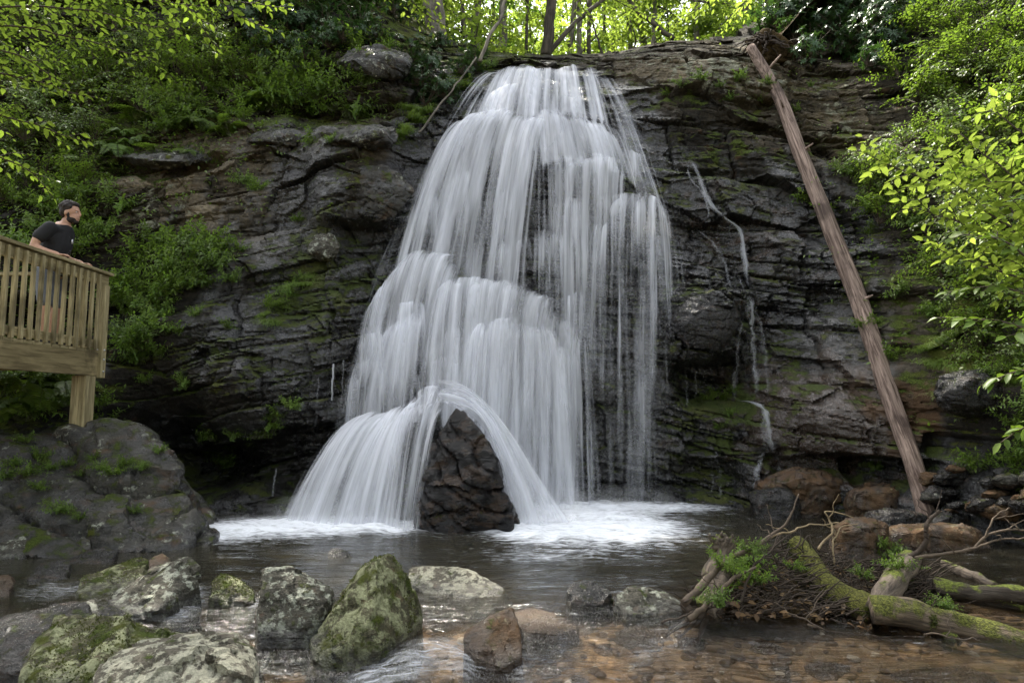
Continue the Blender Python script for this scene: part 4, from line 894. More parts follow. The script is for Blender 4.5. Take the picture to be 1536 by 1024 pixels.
# pebbles on the bed: far too many to count
mb = MB(); r = random.Random(5); ico = bmesh.new(); bmesh.ops.create_icosphere(ico, subdivisions=2, radius=1)
iv = np.array([v.co[:] for v in ico.verts]); jf = np.array([[v.index for v in f.verts] for f in ico.faces]); ico.free()
for k in range(1000):
    px, py = r.uniform(-40, 1580), 850 + 190 * r.random() ** .8; c = PZ(px, py, -.15); c[2] = bed_z(c[0], c[1]) + .005
    s = r.uniform(.012, .05); e = iv * np.array([s * r.uniform(.8, 1.4), s * r.uniform(.7, 1.1), s * .5]); a = r.uniform(0, 3.1)
    e = e * (1 + .18 * vnoise(iv[:, 0] * 1.7 + k, iv[:, 1] * 1.7, iv[:, 2] * 1.7))[:, None]
    mb.add(np.stack([e[:, 0] * math.cos(a) - e[:, 1] * math.sin(a), e[:, 0] * math.sin(a) + e[:, 1] * math.cos(a), e[:, 2]], 1) + c, jf)
t = NT('pebble'); g = t.n('ShaderNodeNewGeometry').outputs['Random Per Island']; cr = t.mix(t.ramp(g, .3, .75), (.06, .04, .024), (.27, .20, .13)); cr = t.mix(t.ramp(g, .85, .9), cr, (.36, .34, .3))
M['pebble'] = t.done(t.bsdf(cr, .6, .3))
kind(mb.obj('pebbles', M['pebble']), 'stuff', 'small pebbles on the stream bed')
# ------------------------------------------------------------------ fallen trunk leaning on the cliff
M['bark'] = wood_mat('weathered_bark', (.09, .058, .045), (.35, .26, .21), (22, 22, 1.1), 1.6, .85, 0, .9)
M['log_moss'] = wood_mat('mossy_wood', (.03, .023, .016), (.12, .09, .06), (16, 16, 2), 2.0, .9, .46, .8, (.06, .06, .011))
M['log_bare'] = wood_mat('grey_driftwood', (.04, .031, .024), (.16, .125, .095), (16, 16, 1.5), 2.0, .8, .05, .8)
M['log_dark'] = wood_mat('dark_rotten_wood', (.016, .012, .009), (.065, .05, .036), (16, 16, 2), 2.0, .8, .2, .8)
M['log_side'] = wood_mat('mossy_driftwood', (.035, .027, .019), (.15, .112, .078), (16, 16, 1.5), 2.0, .85, .34, .8, (.058, .062, .010))
M['twig'] = plain_mat('twig_bark', (.075, .055, .038), .85)
M['twig_dark'] = plain_mat('dark_root_bark', (.035, .024, .016), .85)
M['twig_pale'] = plain_mat('pale_twig_bark', (.2, .15, .085), .8)
def axis_obj(name, pts, rad, mat, parent=None, sides=16, bump=.12, seed=0, **k):
    """A trunk whose own z axis runs along it, so the grain follows the wood."""
    pts = np.asarray(pts, float); a = Vector(pts[0]); d = Vector(pts[-1] - pts[0]).normalized()
    q = d.to_track_quat('Z', 'Y'); Mx = np.array(q.to_matrix())
    loc = (pts - np.array(a)) @ Mx
    mb = MB(); mb.tube(loc, rad, sides, True, bump, seed)
    o = mb.obj(name, mat, parent, **k)
    o.rotation_euler = q.to_euler(); o.location = a
    return o
lg = [(1126,70,12.25),(1160,130,11.95),(1200,225,11.2),(1262,380,10.2),(1330,575,9.1),(1372,700,8.55),(1392,790,8.25)]
lp = smooth_path(np.array([P(*q) for q in lg]), 110, .035, 4); tt = np.linspace(0, 1, 110)
lr = np.interp(tt, [0, .04, .2, .5, .8, .95, 1], [.08, .094, .113, .120, .117, .108, .104])
log = axis_obj('fallen_trunk', lp, lr, M['bark'], None, 26, .11, 5)
tag(log, 'bare dead tree trunk leaning against the cliff from the pool edge to the top', 'fallen tree')
def onlog(pts): return [tuple(log.matrix_basis.inverted() @ Vector(p)) for p in pts]
for i, (t0, dx, dz) in enumerate([(8, .22, .25), (20, -.16, .12), (33, .14, .1), (70, .1, .06)]):
    p = lp[t0]; mb = MB(); mb.tube(np.array(onlog([p, p + np.array([dx * .6, -.12, dz * .6]), p + np.array([dx, -.2, dz])])), [.03, .022, .012], 7)
    mb.obj('branch_stub', M['bark'], log)
# torn roots at its upper end
rt = empty('root_mass', P(1150, 60, 12.6)); tag(rt, 'dark tangle of torn roots at the upper end of the leaning trunk', 'roots')
mb = MB(); r = random.Random(3)
for k in range(26):
    a0 = np.array([0, 0, 0.0]); an = r.uniform(0, 6.28); l = r.uniform(.25, .75)
    e = np.array([math.cos(an) * l * 1.1, r.uniform(-.3, .3), math.sin(an) * l * .55])
    mb.tube(smooth_path([a0, e * .5 + np.array([r.uniform(-.1, .1), r.uniform(-.1, .1), r.uniform(-.1, .1)]), e + np.array([0, 0, -.1])], 12, .08, k), np.linspace(.026, .005, 12), 6)
mb.obj('root', M['twig_dark'], rt)
o = hull_rock('soil_clump', [np.array([r.gauss(.12, .25), r.uniform(-.05, .5), r.gauss(-.05, .16)]) for _ in range(24)], M['soil'], 4, 2.4, .06, rt)

# ------------------------------------------------------------------ wooden platform
M['deck'] = wood_mat('weathered_deck_wood', (.19, .15, .072), (.37, .31, .165), (18, 1.2, 18), 2.2, .75, .0, .3)
M['deck_v'] = wood_mat('weathered_upright_wood', (.20, .16, .078), (.38, .32, .175), (20, 20, 1.2), 2.2, .75, .0, .3)
M['deck_beam'] = wood_mat('old_beam_wood', (.13, .10, .046), (.30, .24, .12), (10, 1.0, 12), 2.0, .8, .04, .35)
M['bolt'] = plain_mat('galvanised_bolt', (.5, .5, .5), .4, Metallic=.9)
RX, YE, YN = -5.26, 8.42, 4.6            # rail line, far end, near end (out of frame)
ZF = 2.18; ZR = ZF + 1.01
dk = empty('viewing_platform', (RX, YE, ZF)); tag(dk, 'wooden viewing platform with a slatted railing above the huge rounded boulder', 'platform')
def dbox(name, lo, hi, mat, lab=None, bev=.006):
    mb = MB(); mb.box(np.array(lo) - np.array(dk.location), np.array(hi) - np.array(dk.location))
    o = mb.obj(name, mat, dk, smooth=False)
    m = o.modifiers.new('worn_edges', 'BEVEL'); m.width = bev; m.segments = 2
    if lab: o['label'] = lab
    return o
dbox('handrail', (RX - .06, YN, ZR - .038), (RX + .085, YE + .13, ZR), M['deck'])
dbox('rail_board', (RX - .0, YN, ZR - .178), (RX + .038, YE + .10, ZR - .04), M['deck'])
dbox('lower_rail', (RX - .0, YN, ZF + .03), (RX + .036, YE - .045, ZF + .125), M['deck'])
dbox('beam', (RX + .002, YN, ZF - .33), (RX + .05, YE - .046, ZF - .036), M['deck_beam'])
for y in np.arange(YE - .13, YN, -.128):
    dbox('baluster', (RX + .0385, y - .019, ZF + .0), (RX + .0765, y + .019, ZR - .06), M['deck_v'], bev=.004)
po = dbox('post', (RX + .0, YE - .045, ZF - .35), (RX + .092, YE + .047, ZR - .18), M['deck_v'])
for z in (.0, -.12, -.27):
    mb = MB(); c = np.array([RX + .091, YE, ZF + z]) - np.array(dk.location)
    mb.tube([c, c + np.array([.012, 0, 0])], [.016, .013], 8); mb.obj('bolt', M['bolt'], po)
    mb = MB(); c = np.array([RX + .03, YE - .043, ZF + z]) - np.array(dk.location)
    mb.tube([c, c + np.array([0, -.012, 0])], [.016, .013], 8); mb.obj('bolt', M['bolt'], po)
dbox('support_post', (RX - .135, YE - .25, 1.1), (RX + .045, YE - .06, ZF - .331), M['deck_v'], 'thick square post under the deck')
dbox('cross_beam', (RX - 1.75, YE - .31, ZF - .27), (RX - .002, YE - .262, ZF - .037), M['deck_beam'])
for k, y in enumerate(np.arange(YN, YE, .146)):
    dbox('deck_board', (RX - 1.75, y, ZF - .035), (RX + .045, min(y + .138, YE), ZF), M['deck'], bev=.004)
# railing across the far end and along the back of the deck
dbox('handrail', (RX - 1.75, YE + .0, ZR - .045), (RX - .061, YE + .07, ZR - .003), M['deck'])
dbox('handrail', (RX - 1.75, YN, ZR - .045), (RX - 1.66, YE - .002, ZR - .004), M['deck'])
dbox('post', (RX - 1.75, YE - .045, ZF), (RX - 1.66, YE + .045, ZR - .05), M['deck_v'])
dbox('lower_rail', (RX - 1.655, YE - .0, ZF + .03), (RX - .005, YE + .036, ZF + .125), M['deck'])
for x in np.arange(RX - .14, RX - 1.62, -.128):
    dbox('baluster', (x - .019, YE + .037, ZF), (x + .019, YE + .074, ZR - .05), M['deck_v'], bev=.004)
for y in np.arange(YE - .2, YN, -.128):
    dbox('baluster', (RX - 1.70, y - .019, ZF + .001), (RX - 1.662, y + .019, ZR - .05), M['deck_v'], bev=.004)

# ------------------------------------------------------------------ the man on the platform
M['skin'] = plain_mat('skin', (.40, .225, .15), .55, .08, 40)
M['shirt'] = plain_mat('black_cotton', (.012, .012, .014), .9, .2, 60)
M['shorts'] = plain_mat('grey_denim', (.12, .13, .15), .9, .2, 80)
M['hair'] = plain_mat('dark_hair', (.016, .011, .008), .75, .5, 160)
M['eye'] = plain_mat('eye_white', (.5, .47, .44), .3, .05)
M['iris'] = plain_mat('dark_iris', (.01, .008, .006), .2, .05)
M['sole'] = plain_mat('dark_shoe', (.02, .018, .016), .7)
M['cord'] = plain_mat('dark_cord', (.03, .03, .03), .5); M['tagm'] = plain_mat('dog_tag_metal', (.55, .55, .56), .3, Metallic=.9)
def blobs(parts):
    bm = bmesh.new()
    for p in parts:
        if p[0] == 'e':
            _, c, r, rot = p
            mtx = Matrix.Translation(c) @ Euler(rot).to_matrix().to_4x4() @ Matrix.Diagonal((*r, 1))
            bmesh.ops.create_icosphere(bm, subdivisions=3, radius=1, matrix=mtx)
        else:
            _, pts, rad = p
            mb = MB(); pa = smooth_path(np.array(pts, float), 14) if len(pts) > 2 else np.linspace(pts[0], pts[1], 10)
            rr = np.interp(np.linspace(0, 1, len(pa)), np.linspace(0, 1, len(rad)), rad)
            mb.tube(pa, rr, 14)
            v0 = [bm.verts.new(v) for v in np.concatenate(mb.v)]
            for g in mb.f.values():
                for fc in np.concatenate(g):
                    bm.faces.new([v0[i] for i in fc])
            for e, rd in ((pa[0], rr[0]), (pa[-1], rr[-1])):
                bmesh.ops.create_icosphere(bm, subdivisions=2, radius=rd * .99, matrix=Matrix.Translation(e))
    me = bpy.data.meshes.new('tmp'); bm.to_mesh(me); bm.free(); return me
def fused(name, parts, mat, parent, voxel=.008, smooth=4):
    o = link(name, blobs(parts), None)
    m = o.modifiers.new('r', 'REMESH'); m.mode = 'VOXEL'; m.voxel_size = voxel; m.use_smooth_shade = True
    s = o.modifiers.new('s', 'SMOOTH'); s.factor = .5; s.iterations = smooth
    bpy.context.view_layer.update()
    me = bpy.data.meshes.new_from_object(o.evaluated_get(bpy.context.evaluated_depsgraph_get()))
    me.polygons.foreach_set('use_smooth', np.ones(len(me.polygons), bool))
    me.materials.clear(); me.materials.append(mat); me.name = name
    old = o.data; o.modifiers.clear(); o.data = me; bpy.data.meshes.remove(old)
    if parent is not None: o.parent = parent
    return o
# local frame: he faces +x, his right side is -y (towards the camera); z from the deck
pelv = (-.05, 0, .94)
head = np.array([.13, 0, 1.60])
body = fused('person', [
    ('c', [(-.05, 0, .90), (-.03, 0, 1.08), (.01, 0, 1.25), (.05, 0, 1.40)], [.145, .135, .15, .12]),
    ('e', (.015, 0, 1.28), (.115, .17, .16), (0, .15, 0)),
    ('e', (.03, 0, 1.39), (.09, .20, .07), (0, .1, 0)),
    ('c', [(.05, 0, 1.40), (.095, 0, 1.52)], [.062, .055]),
    ('e', head + (.0, 0, .045), (.098, .076, .098), (0, -.1, 0)), ('e', head + (.035, 0, -.035), (.070, .058, .075), (0, -.25, 0)),
    ('e', head + (.065, 0, -.075), (.032, .032, .026), (0, 0, 0)),
    ('c', [head + (.088, 0, .03), head + (.112, 0, -.005), head + (.1, 0, -.016)], [.012, .016, .013]),
    ('e', head + (.085, 0, .045), (.018, .055, .012), (0, 0, 0)), ('e', head + (.092, 0, -.04), (.016, .024, .010), (0, 0, 0)), ('e', head + (.088, 0, -.056), (.015, .022, .009), (0, 0, 0)),
    ('e', head + (-.012, -.078, .005), (.020, .012, .032), (0, .2, 0)), ('e', head + (-.012, .078, .005), (.020, .012, .032), (0, .2, 0)),
    # right arm (camera side): hand on the rail
    ('c', [(.02, -.19, 1.39), (-.075, -.25, 1.24), (-.10, -.27, 1.14)], [.062, .054, .046]),
    ('c', [(-.10, -.27, 1.14), (.02, -.275, 1.085), (.15, -.265, 1.055)], [.047, .043, .030]),
    ('c', [(.02, .19, 1.39), (-.05, .25, 1.22), (-.05, .27, 1.12)], [.062, .054, .046]),
    ('c', [(-.05, .27, 1.12), (.06, .25, 1.08), (.17, .22, 1.055)], [.047, .043, .030]),
] + [q for sy in (-1, 1) for q in [
    ('e', (.195, -.265 if sy < 0 else .22, 1.045), (.048, .040, .018), (0, .1, 0)),
    ('c', [(.21, (-.265 if sy < 0 else .22) - .030 * 1, 1.043), (.262, (-.265 if sy < 0 else .22) - .036, 1.040), (.288, (-.265 if sy < 0 else .22) - .037, 1.024)], [.0095, .0085, .0075]),
    ('c', [(.22, (-.265 if sy < 0 else .22) - .010, 1.047), (.276, (-.265 if sy < 0 else .22) - .012, 1.043), (.304, (-.265 if sy < 0 else .22) - .012, 1.024)], [.0095, .0088, .0076]),
    ('c', [(.22, (-.265 if sy < 0 else .22) + .010, 1.047), (.272, (-.265 if sy < 0 else .22) + .012, 1.043), (.298, (-.265 if sy < 0 else .22) + .013, 1.024)], [.0095, .0086, .0075]),
    ('c', [(.21, (-.265 if sy < 0 else .22) + .029, 1.044), (.252, (-.265 if sy < 0 else .22) + .036, 1.038), (.272, (-.265 if sy < 0 else .22) + .038, 1.024)], [.0088, .008, .007]),
    ('c', [(.17, (-.265 if sy < 0 else .22) + .034, 1.042), (.20, (-.265 if sy < 0 else .22) + .058, 1.034), (.228, (-.265 if sy < 0 else .22) + .062, 1.028)], [.0115, .0098, .008]),
    ('c', [(-.05, sy * .09, .92), (-.03, sy * .10, .70), (-.01, sy * .105, .50)], [.098, .080, .060]),
    ('c', [(-.01, sy * .105, .50), (-.035, sy * .11, .34), (-.03, sy * .115, .09)], [.058, .060, .040]),
    ('c', [(-.05, sy * .115, .05), (.06, sy * .125, .04), (.16, sy * .13, .035)], [.045, .042, .036])]],
    M['skin'], None, .0075, 3)
shirt = fused('shirt', [
    ('c', [(-.055, 0, .93), (-.03, 0, 1.08), (.01, 0, 1.25), (.05, 0, 1.385)], [.165, .152, .162, .128]),
    ('e', (.015, 0, 1.28), (.128, .182, .165), (0, .15, 0)), ('e', (.03, 0, 1.385), (.102, .215, .076), (0, .1, 0)),
    ('e', (.055, 0, 1.425), (.078, .085, .035), (0, .4, 0)),
    ('c', [(.02, -.19, 1.39), (-.06, -.24, 1.265)], [.076, .077]), ('c', [(.02, .19, 1.39), (-.035, .235, 1.255)], [.076, .077])], M['shirt'], body, .009, 3)
shorts = fused('shorts', [('e', (-.052, 0, .92), (.165, .19, .12), (0, 0, 0)),
    ('c', [(-.05, -.09, .90), (-.03, -.105, .68), (-.015, -.11, .54)], [.118, .105, .098]), ('c', [(-.05, .09, .90), (-.03, .105, .68), (-.015, .11, .54)], [.118, .105, .098])], M['shorts'], body, .010, 3)
hp = [('e', head + (-.022, 0, .068), (.098, .085, .088), (0, -.15, 0)), ('e', head + (-.062, 0, .03), (.058, .078, .075), (0, 0, 0)), ('e', head + (.035, 0, .128), (.062, .06, .036), (0, .25, 0))]
rr_ = random.Random(5)
for k in range(70):
    a1 = rr_.uniform(0, 6.28); e1 = rr_.uniform(.1, 1.4)
    hp.append(('e', head + (-.02 + .095 * math.cos(a1) * math.cos(e1), .08 * math.sin(a1) * math.cos(e1), .07 + .09 * math.sin(e1)), (rr_.uniform(.016, .03), rr_.uniform(.016, .03), rr_.uniform(.012, .026)), (0, 0, 0)))
hair = fused('hair', [h for h in hp if not (h[1][0] > head[0] + .05 and h[1][2] < head[2] + .10)], M['hair'], body, .0075, 2)
beard = fused('beard', [('e', head + (.028, 0, -.062), (.072, .061, .046), (0, -.2, 0)), ('e', head + (.060, 0, -.085), (.038, .036, .028), (0, 0, 0)), ('e', head + (.006, -.063, -.01), (.017, .013, .045), (0, 0, 0)), ('e', head + (.006, .063, -.01), (.017, .013, .045), (0, 0, 0)), ('e', head + (.092, 0, -.030), (.014, .030, .008), (0, 0, 0))], M['hair'], body, .006, 2)
for sy in (-1, 1):
    mb = MB(); mb.tube([head + (.080, sy * .030, .028), head + (.092, sy * .030, .028)], [.012, .006], 8); mb.obj('eye', M['eye'], body)
    mb = MB(); mb.tube([head + (.090, sy * .030, .029), head + (.0945, sy * .030, .029)], [.0055, .004], 8); mb.obj('iris', M['iris'], body)
    fused('shoe', [('c', [(-.06, sy * .115, .045), (.06, sy * .125, .045), (.17, sy * .13, .038)], [.052, .050, .042])], M['sole'], body, .009, 2)
mb = MB(); mb.tube(smooth_path([(.02, -.075, 1.47), (.125, -.055, 1.40), (.165, -.02, 1.29), (.165, .02, 1.29), (.125, .055, 1.40), (.02, .075, 1.47)], 30), .004, 6); neck = mb.obj('necklace', M['cord'], body)
mb = MB(); mb.tube([(.168, 0, 1.295), (.172, 0, 1.245)], [.013, .013], 8); mb.obj('pendant', M['tagm'], neck)
body.rotation_euler = (0, 0, math.radians(6))
body.location = (RX - .24, 7.90, ZF)
body.scale = (1.005, 1.005, 1.005)
tag(body, 'man in a black t-shirt leaning on the platform railing, looking up at the falls', 'person')

# ------------------------------------------------------------------ driftwood pile
def pw(lst): return np.array([P(x, y, d) for x, y, d in lst])
def wood(name, lst, rad, mat, lab, cat, seed=0, n=40, sides=18, bump=.2, jit=.02, group=None, mend=None):
    c = smooth_path(pw(lst), n, jit, seed)
    o = axis_obj(name, c, np.interp(np.linspace(0, 1, n), np.linspace(0, 1, len(rad)), rad), mat, None, sides, bump, seed)
    return tag(o, lab, cat, group)
wood('mossy_log', [(1190,812,5.5),(1205,830,5.4),(1225,868,5.15),(1262,895,4.95),(1310,915,4.75)], [.075, .105, .11, .105, .10], M['log_moss'], 'bent log wrapped in bright moss in the middle of the driftwood pile', 'log', 1)
wood('log', [(1306,915,4.62),(1400,928,4.55),(1480,950,4.45),(1600,985,4.3)], [.085, .09, .085, .08], M['log_side'], 'long log with patches of moss running off to the right below the pile', 'log', 2, 60)
wood('log', [(1366,842,5.35),(1345,868,5.0),(1322,900,4.72),(1312,916,4.66)], [.085, .082, .088, .07], M['log_bare'], 'short sawn log standing slanted against the mossy bent log', 'log', 3)
wood('log', [(1415,845,6.1),(1450,860,5.9),(1492,879,5.6)], [.04, .045, .03], M['log_bare'], 'thin pale stripped log at the back right of the pile', 'log', 4)
wood('log', [(1402,884,5.1),(1470,888,5.05),(1600,900,4.9)], [.055, .06, .06], M['log_dark'], 'dark straight log lying across behind the long mossy log', 'log', 5, 50)
wood('log', [(1340,872,5.3),(1400,880,5.3),(1500,905,5.1),(1600,930,5)], [.05, .07, .06, .05], M['log_dark'], 'rotten dark log half hidden under the other logs at right', 'log', 6, 50)
wood('log', [(1385,935,4.55),(1415,948,4.5),(1440,968,4.4)], [.05, .06, .02], M['log_dark'], 'short split piece of bark under the long mossy log', 'log', 7, 24)
st = wood('stump', [(1050,925,4.75),(1062,895,4.9),(1078,850,5.05),(1086,808,5.1)], [.13, .105, .085, .075], M['log_bare'], 'broken jagged stump standing at the left end of the driftwood pile', 'stump', 8, 40, 18, .3)
for k, (a0, b0) in enumerate([((1074,820),(1064,800)), ((1090,815),(1100,800)), ((1083,812),(1082,796)), ((1058,918),(1022,955)), ((1048,915),(1000,958)), ((1062,922),(1045,965)), ((1040,900),(1028,905))]):
    c = smooth_path(pw([(*a0, 5.06 if k < 3 else 4.7), (*b0, 5.02 if k < 3 else 4.5)]), 8, .02, k)
    mb = MB(); iv = np.array(st.matrix_basis.inverted()); mb.tube(c @ iv[:3, :3].T + iv[:3, 3], np.linspace(.035 if k < 3 else .03, .006, 8), 7, True, .3, k)
    mb.obj('splinter' if k < 3 else 'root', M['log_bare'] if k < 3 else M['twig_dark'], st)
BR = [
 ([(1030,906,4.55),(1062,868,4.7),(1095,836,4.8),(1150,812,4.9),(1180,782,4.95),(1198,738,5.0)], .028, .004, 'twig', 'long forked branch sticking up at the left of the driftwood pile'),
 ([(1030,930,4.5),(1060,905,4.55),(1095,870,4.6),(1130,850,4.7)], .022, .008, 'twig', 'dark branch slanting across the foot of the stump'),
 ([(1150,806,5.0),(1185,796,5.05),(1215,787,5.1),(1258,785,5.15)], .009, .004, 'twig_pale', 'thin pale twig crossing above the mossy bent log'),
 ([(1228,826,5.2),(1246,800,5.25),(1242,778,5.3),(1236,769,5.3),(1258,770,5.3),(1282,778,5.3)], .010, .004, 'twig_pale', 'curling pale twig hooked over the wet brown rock'),
 ([(1252,845,5.2),(1250,810,5.25),(1262,790,5.3),(1290,784,5.3)], .008, .003, 'twig_pale', 'thin twig arching in front of the wet brown rock'),
 ([(1345,835,5.3),(1372,830,5.25),(1387,815,5.2),(1393,780,5.2),(1408,764,5.2)], .024, .012, 'twig_dark', 'dark hooked branch standing at the log foot behind the pile'),
 ([(1370,834,5.2),(1420,830,5.1),(1460,820,5.05),(1490,800,5.0),(1545,793,5.0)], .014, .006, 'twig', 'long thin branch reaching right above the stripped log'),
 ([(1472,814,5.05),(1482,795,5.0),(1490,778,5.0),(1515,764,5.0)], .008, .004, 'twig', 'upturned side twig at the right edge above the water'),
 ([(1440,824,5.08),(1480,814,5.0),(1520,806,5.0),(1560,803,5.0)], .009, .005, 'twig', 'lower of the thin twigs reaching out to the right edge'),
 ([(990,935,4.5),(1030,922,4.5),(1065,912,4.55),(1092,908,4.6)], .008, .004, 'twig_dark', 'thin root trailing left onto the knobbly rock'),
 ([(1210,935,4.6),(1262,950,4.55),(1320,958,4.5),(1352,968,4.45)], .007, .004, 'twig', 'thin stick lying in the water in front of the pile'),
 ([(1160,905,4.75),(1200,925,4.65),(1236,942,4.55)], .007, .004, 'twig', 'short bent stick at the waterline under the bent log'),
 ([(1280,852,5.1),(1310,868,5.0),(1340,865,5.0)], .009, .005, 'twig', 'small stick bridging the bent log and the sawn log'),
 ([(1110,905,4.7),(1125,860,4.8),(1150,830,4.9),(1165,800,5.0)], .010, .004, 'twig_dark', 'dark twig rising between the stump and the bent log'),
 ([(1385,948,4.4),(1420,955,4.35),(1470,958,4.35)], .006, .003, 'twig', 'thin stick poking out below the long mossy log'),
]
for i, (l, r0, r1, m, lab) in enumerate(BR):
    c = smooth_path(pw(l), 40, .02, i + 30); mb = MB(); mb.tube(c - c[0], np.linspace(r0, r1, 40), 8, True, .15, i)
    o = mb.obj('branch', M[m]); o.location = c[0]; tag(o, lab, 'branch')
    r = random.Random(i)
    for k in range(3 if r0 > .012 else 1):
        j = r.randrange(12, 36); d = np.array([r.uniform(-.25, .25), r.uniform(-.1, .1), r.uniform(.03, .22)])
        mb = MB(); mb.tube(smooth_path([c[j] - c[0], c[j] - c[0] + d * .5, c[j] - c[0] + d], 10, .02, k), np.linspace(.005, .0018, 10), 5); mb.obj('twig', M[m], o)
# loose twigs, roots and dead leaves packed into the pile
mb = MB(); r = random.Random(77)
for k in range(900):
    px = r.uniform(1035, 1400); lo = np.interp(px, [1035, 1090, 1200, 1300, 1400], [935, 925, 925, 945, 950]); hi = np.interp(px, [1035, 1090, 1200, 1300, 1400], [880, 830, 815, 845, 860])
    py = r.uniform(hi, lo); d = 4.65 + (lo - py) / (lo - hi + 1) * .75 + r.uniform(-.05, .15)
    a0 = P(px, py, d); l = r.uniform(.1, .42); an = r.uniform(-1.2, 1.2) + (math.pi / 2 if r.random() < .45 else 0)
    e = a0 + np.array([math.cos(an) * l, r.uniform(-.1, .1), abs(math.sin(an)) * l * .6 - .05])
    mb.tube(smooth_path([a0, (a0 + e) / 2 + np.array([r.uniform(-.04, .04), 0, r.uniform(-.03, .05)]), e], 8), np.linspace(r.uniform(.003, .010), .0015, 8), 5, False)
kind(mb.obj('twig_litter', M['twig_dark']), 'stuff', 'loose dark twigs packed into the driftwood pile')
tag(hull_rock('silt_mound', np.concatenate([pw([(1040,935,4.7),(1100,930,4.75),(1200,935,4.75),(1300,950,4.7),(1400,955,4.7),(1400,900,5.2),(1320,872,5.35),(1240,862,5.4),(1150,865,5.35),(1080,880,5.3)]), pw([(1060,905,5.6),(1240,880,5.9),(1400,890,5.9)])]), M['soil'], 6, 3, .05), 'dark mound of silt and rotten leaves under the driftwood', 'debris mound')

L = Leaves(); r = random.Random(70)
for k in range(500):
    px = r.uniform(1040, 1420); lo = np.interp(px, [1035, 1090, 1200, 1300, 1400], [935, 925, 925, 945, 950]); hi = np.interp(px, [1035, 1090, 1200, 1300, 1400], [885, 840, 830, 855, 870])
    py = r.uniform(hi, lo); b = P(px, py, 4.6 + (lo - py) / (lo - hi + 1) * .75 + r.uniform(-.06, .1))
    L.add(b, np.array([r.gauss(0, 1), r.gauss(-.3, .5), r.gauss(-.1, .3)]), np.array([0, -.4, 1.0]) + np.array([r.gauss(0, .4) for _ in range(3)]), r.uniform(.03, .075), .55)
DEADL = L
# ------------------------------------------------------------------ plants
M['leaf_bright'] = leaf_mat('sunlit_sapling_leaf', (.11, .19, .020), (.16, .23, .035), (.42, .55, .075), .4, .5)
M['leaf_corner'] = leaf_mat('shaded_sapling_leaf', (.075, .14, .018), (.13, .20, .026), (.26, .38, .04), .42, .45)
M['leaf_mid'] = leaf_mat('green_leaf', (.055, .10, .013), (.11, .17, .022), (.20, .32, .03), .42, .42)
M['leaf_herb'] = leaf_mat('herb_leaf', (.07, .13, .017), (.135, .20, .03), (.20, .34, .035), .5, .42)
M['leaf_dark'] = leaf_mat('rhododendron_leaf', (.020, .052, .014), (.045, .090, .028), (.07, .15, .025), .3, .25)
M['leaf_forest'] = leaf_mat('forest_leaf', (.07, .13, .018), (.12, .18, .03), (.40, .54, .07), .5, .55)
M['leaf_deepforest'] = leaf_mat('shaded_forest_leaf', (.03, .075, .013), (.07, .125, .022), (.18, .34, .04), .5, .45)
M['grass'] = leaf_mat('grass_blade', (.075, .13, .018), (.14, .19, .035), (.25, .38, .05), .5, .4)
M['moss_tuft'] = leaf_mat('moss_leaf', (.040, .054, .009), (.09, .094, .016), (.12, .15, .02), .8, .2)
M['stem'] = plain_mat('green_stem', (.06, .07, .025), .7)
M['brown_stem'] = plain_mat('brown_stem', (.05, .036, .022), .8)
M['trunk'] = wood_mat('tree_bark', (.07, .06, .048), (.21, .185, .15), (9, 9, 1.2), 2.0, .9, .12, .8)
M['trunk_dark'] = wood_mat('dark_tree_bark', (.03, .025, .018), (.09, .075, .055), (9, 9, 1.2), 2.0, .9, .1, .8)

def rv(r, s=1.0): return np.array([r.gauss(0, s), r.gauss(0, s), r.gauss(0, s)])
def spray(L, mb, c, r, leaf, spacing, ratio, rad, twig=.35, up=(0, 0, 1.0), start=.15, face=.0):
    """Leaves in two rows along a branch and its side twigs."""
    c = np.asarray(c, float); n = len(c)
    mb.tube(c, np.linspace(rad, rad * .3, n), 6)
    tan = np.gradient(c, axis=0); tan /= np.linalg.norm(tan, axis=1, keepdims=True)
    tot = np.linalg.norm(np.diff(c, axis=0), axis=1).sum()
    up = np.array(up) + np.array([0, -face, 0])
    m = max(2, int(tot / (spacing * 2.6)))
    for k in range(m):
        t = start + (1 - start) * k / m; i = int(t * (n - 1)); sd = 1 if k % 2 else -1
        side = np.cross(tan[i], up); side /= np.linalg.norm(side) + 1e-9
        d = tan[i] * .75 + side * sd * .8 + rv(r, .12); d /= np.linalg.norm(d)
        tl = twig * tot * (1 - .65 * t) * r.uniform(.6, 1.1)
        q = smooth_path([c[i], c[i] + d * tl * .5 + rv(r, .01), c[i] + d * tl + np.array([0, 0, -tl * .12])], 10)
        mb.tube(q, np.linspace(rad * .4, rad * .12, 10), 4)
        row(L, q, r, leaf, spacing, ratio, up)
    row(L, c, r, leaf, spacing, ratio, up, .3)
def row(L, q, r, leaf, spacing, ratio, up, start=.1):
    n = len(q); tan = np.gradient(q, axis=0); tan /= np.linalg.norm(tan, axis=1, keepdims=True) + 1e-9
    tl = np.linalg.norm(np.diff(q, axis=0), axis=1).sum(); m = max(2, int(tl / spacing))
    for k in range(m + 1):
        t = start + (1 - start) * k / m; i = min(n - 1, int(t * (n - 1)))
        s = np.cross(tan[i], up); s /= np.linalg.norm(s) + 1e-9
        sd = (1 if k % 2 else -1) if k < m else 0
        a = tan[i] * .6 + s * sd * .85 + rv(r, .14) + np.array([0, 0, -.12])
        L.add(q[i], a, np.array(up) + rv(r, .33), leaf * r.uniform(.45, 1.2) * (.75 + .25 * math.sin(math.pi * min(t, .95))), ratio)
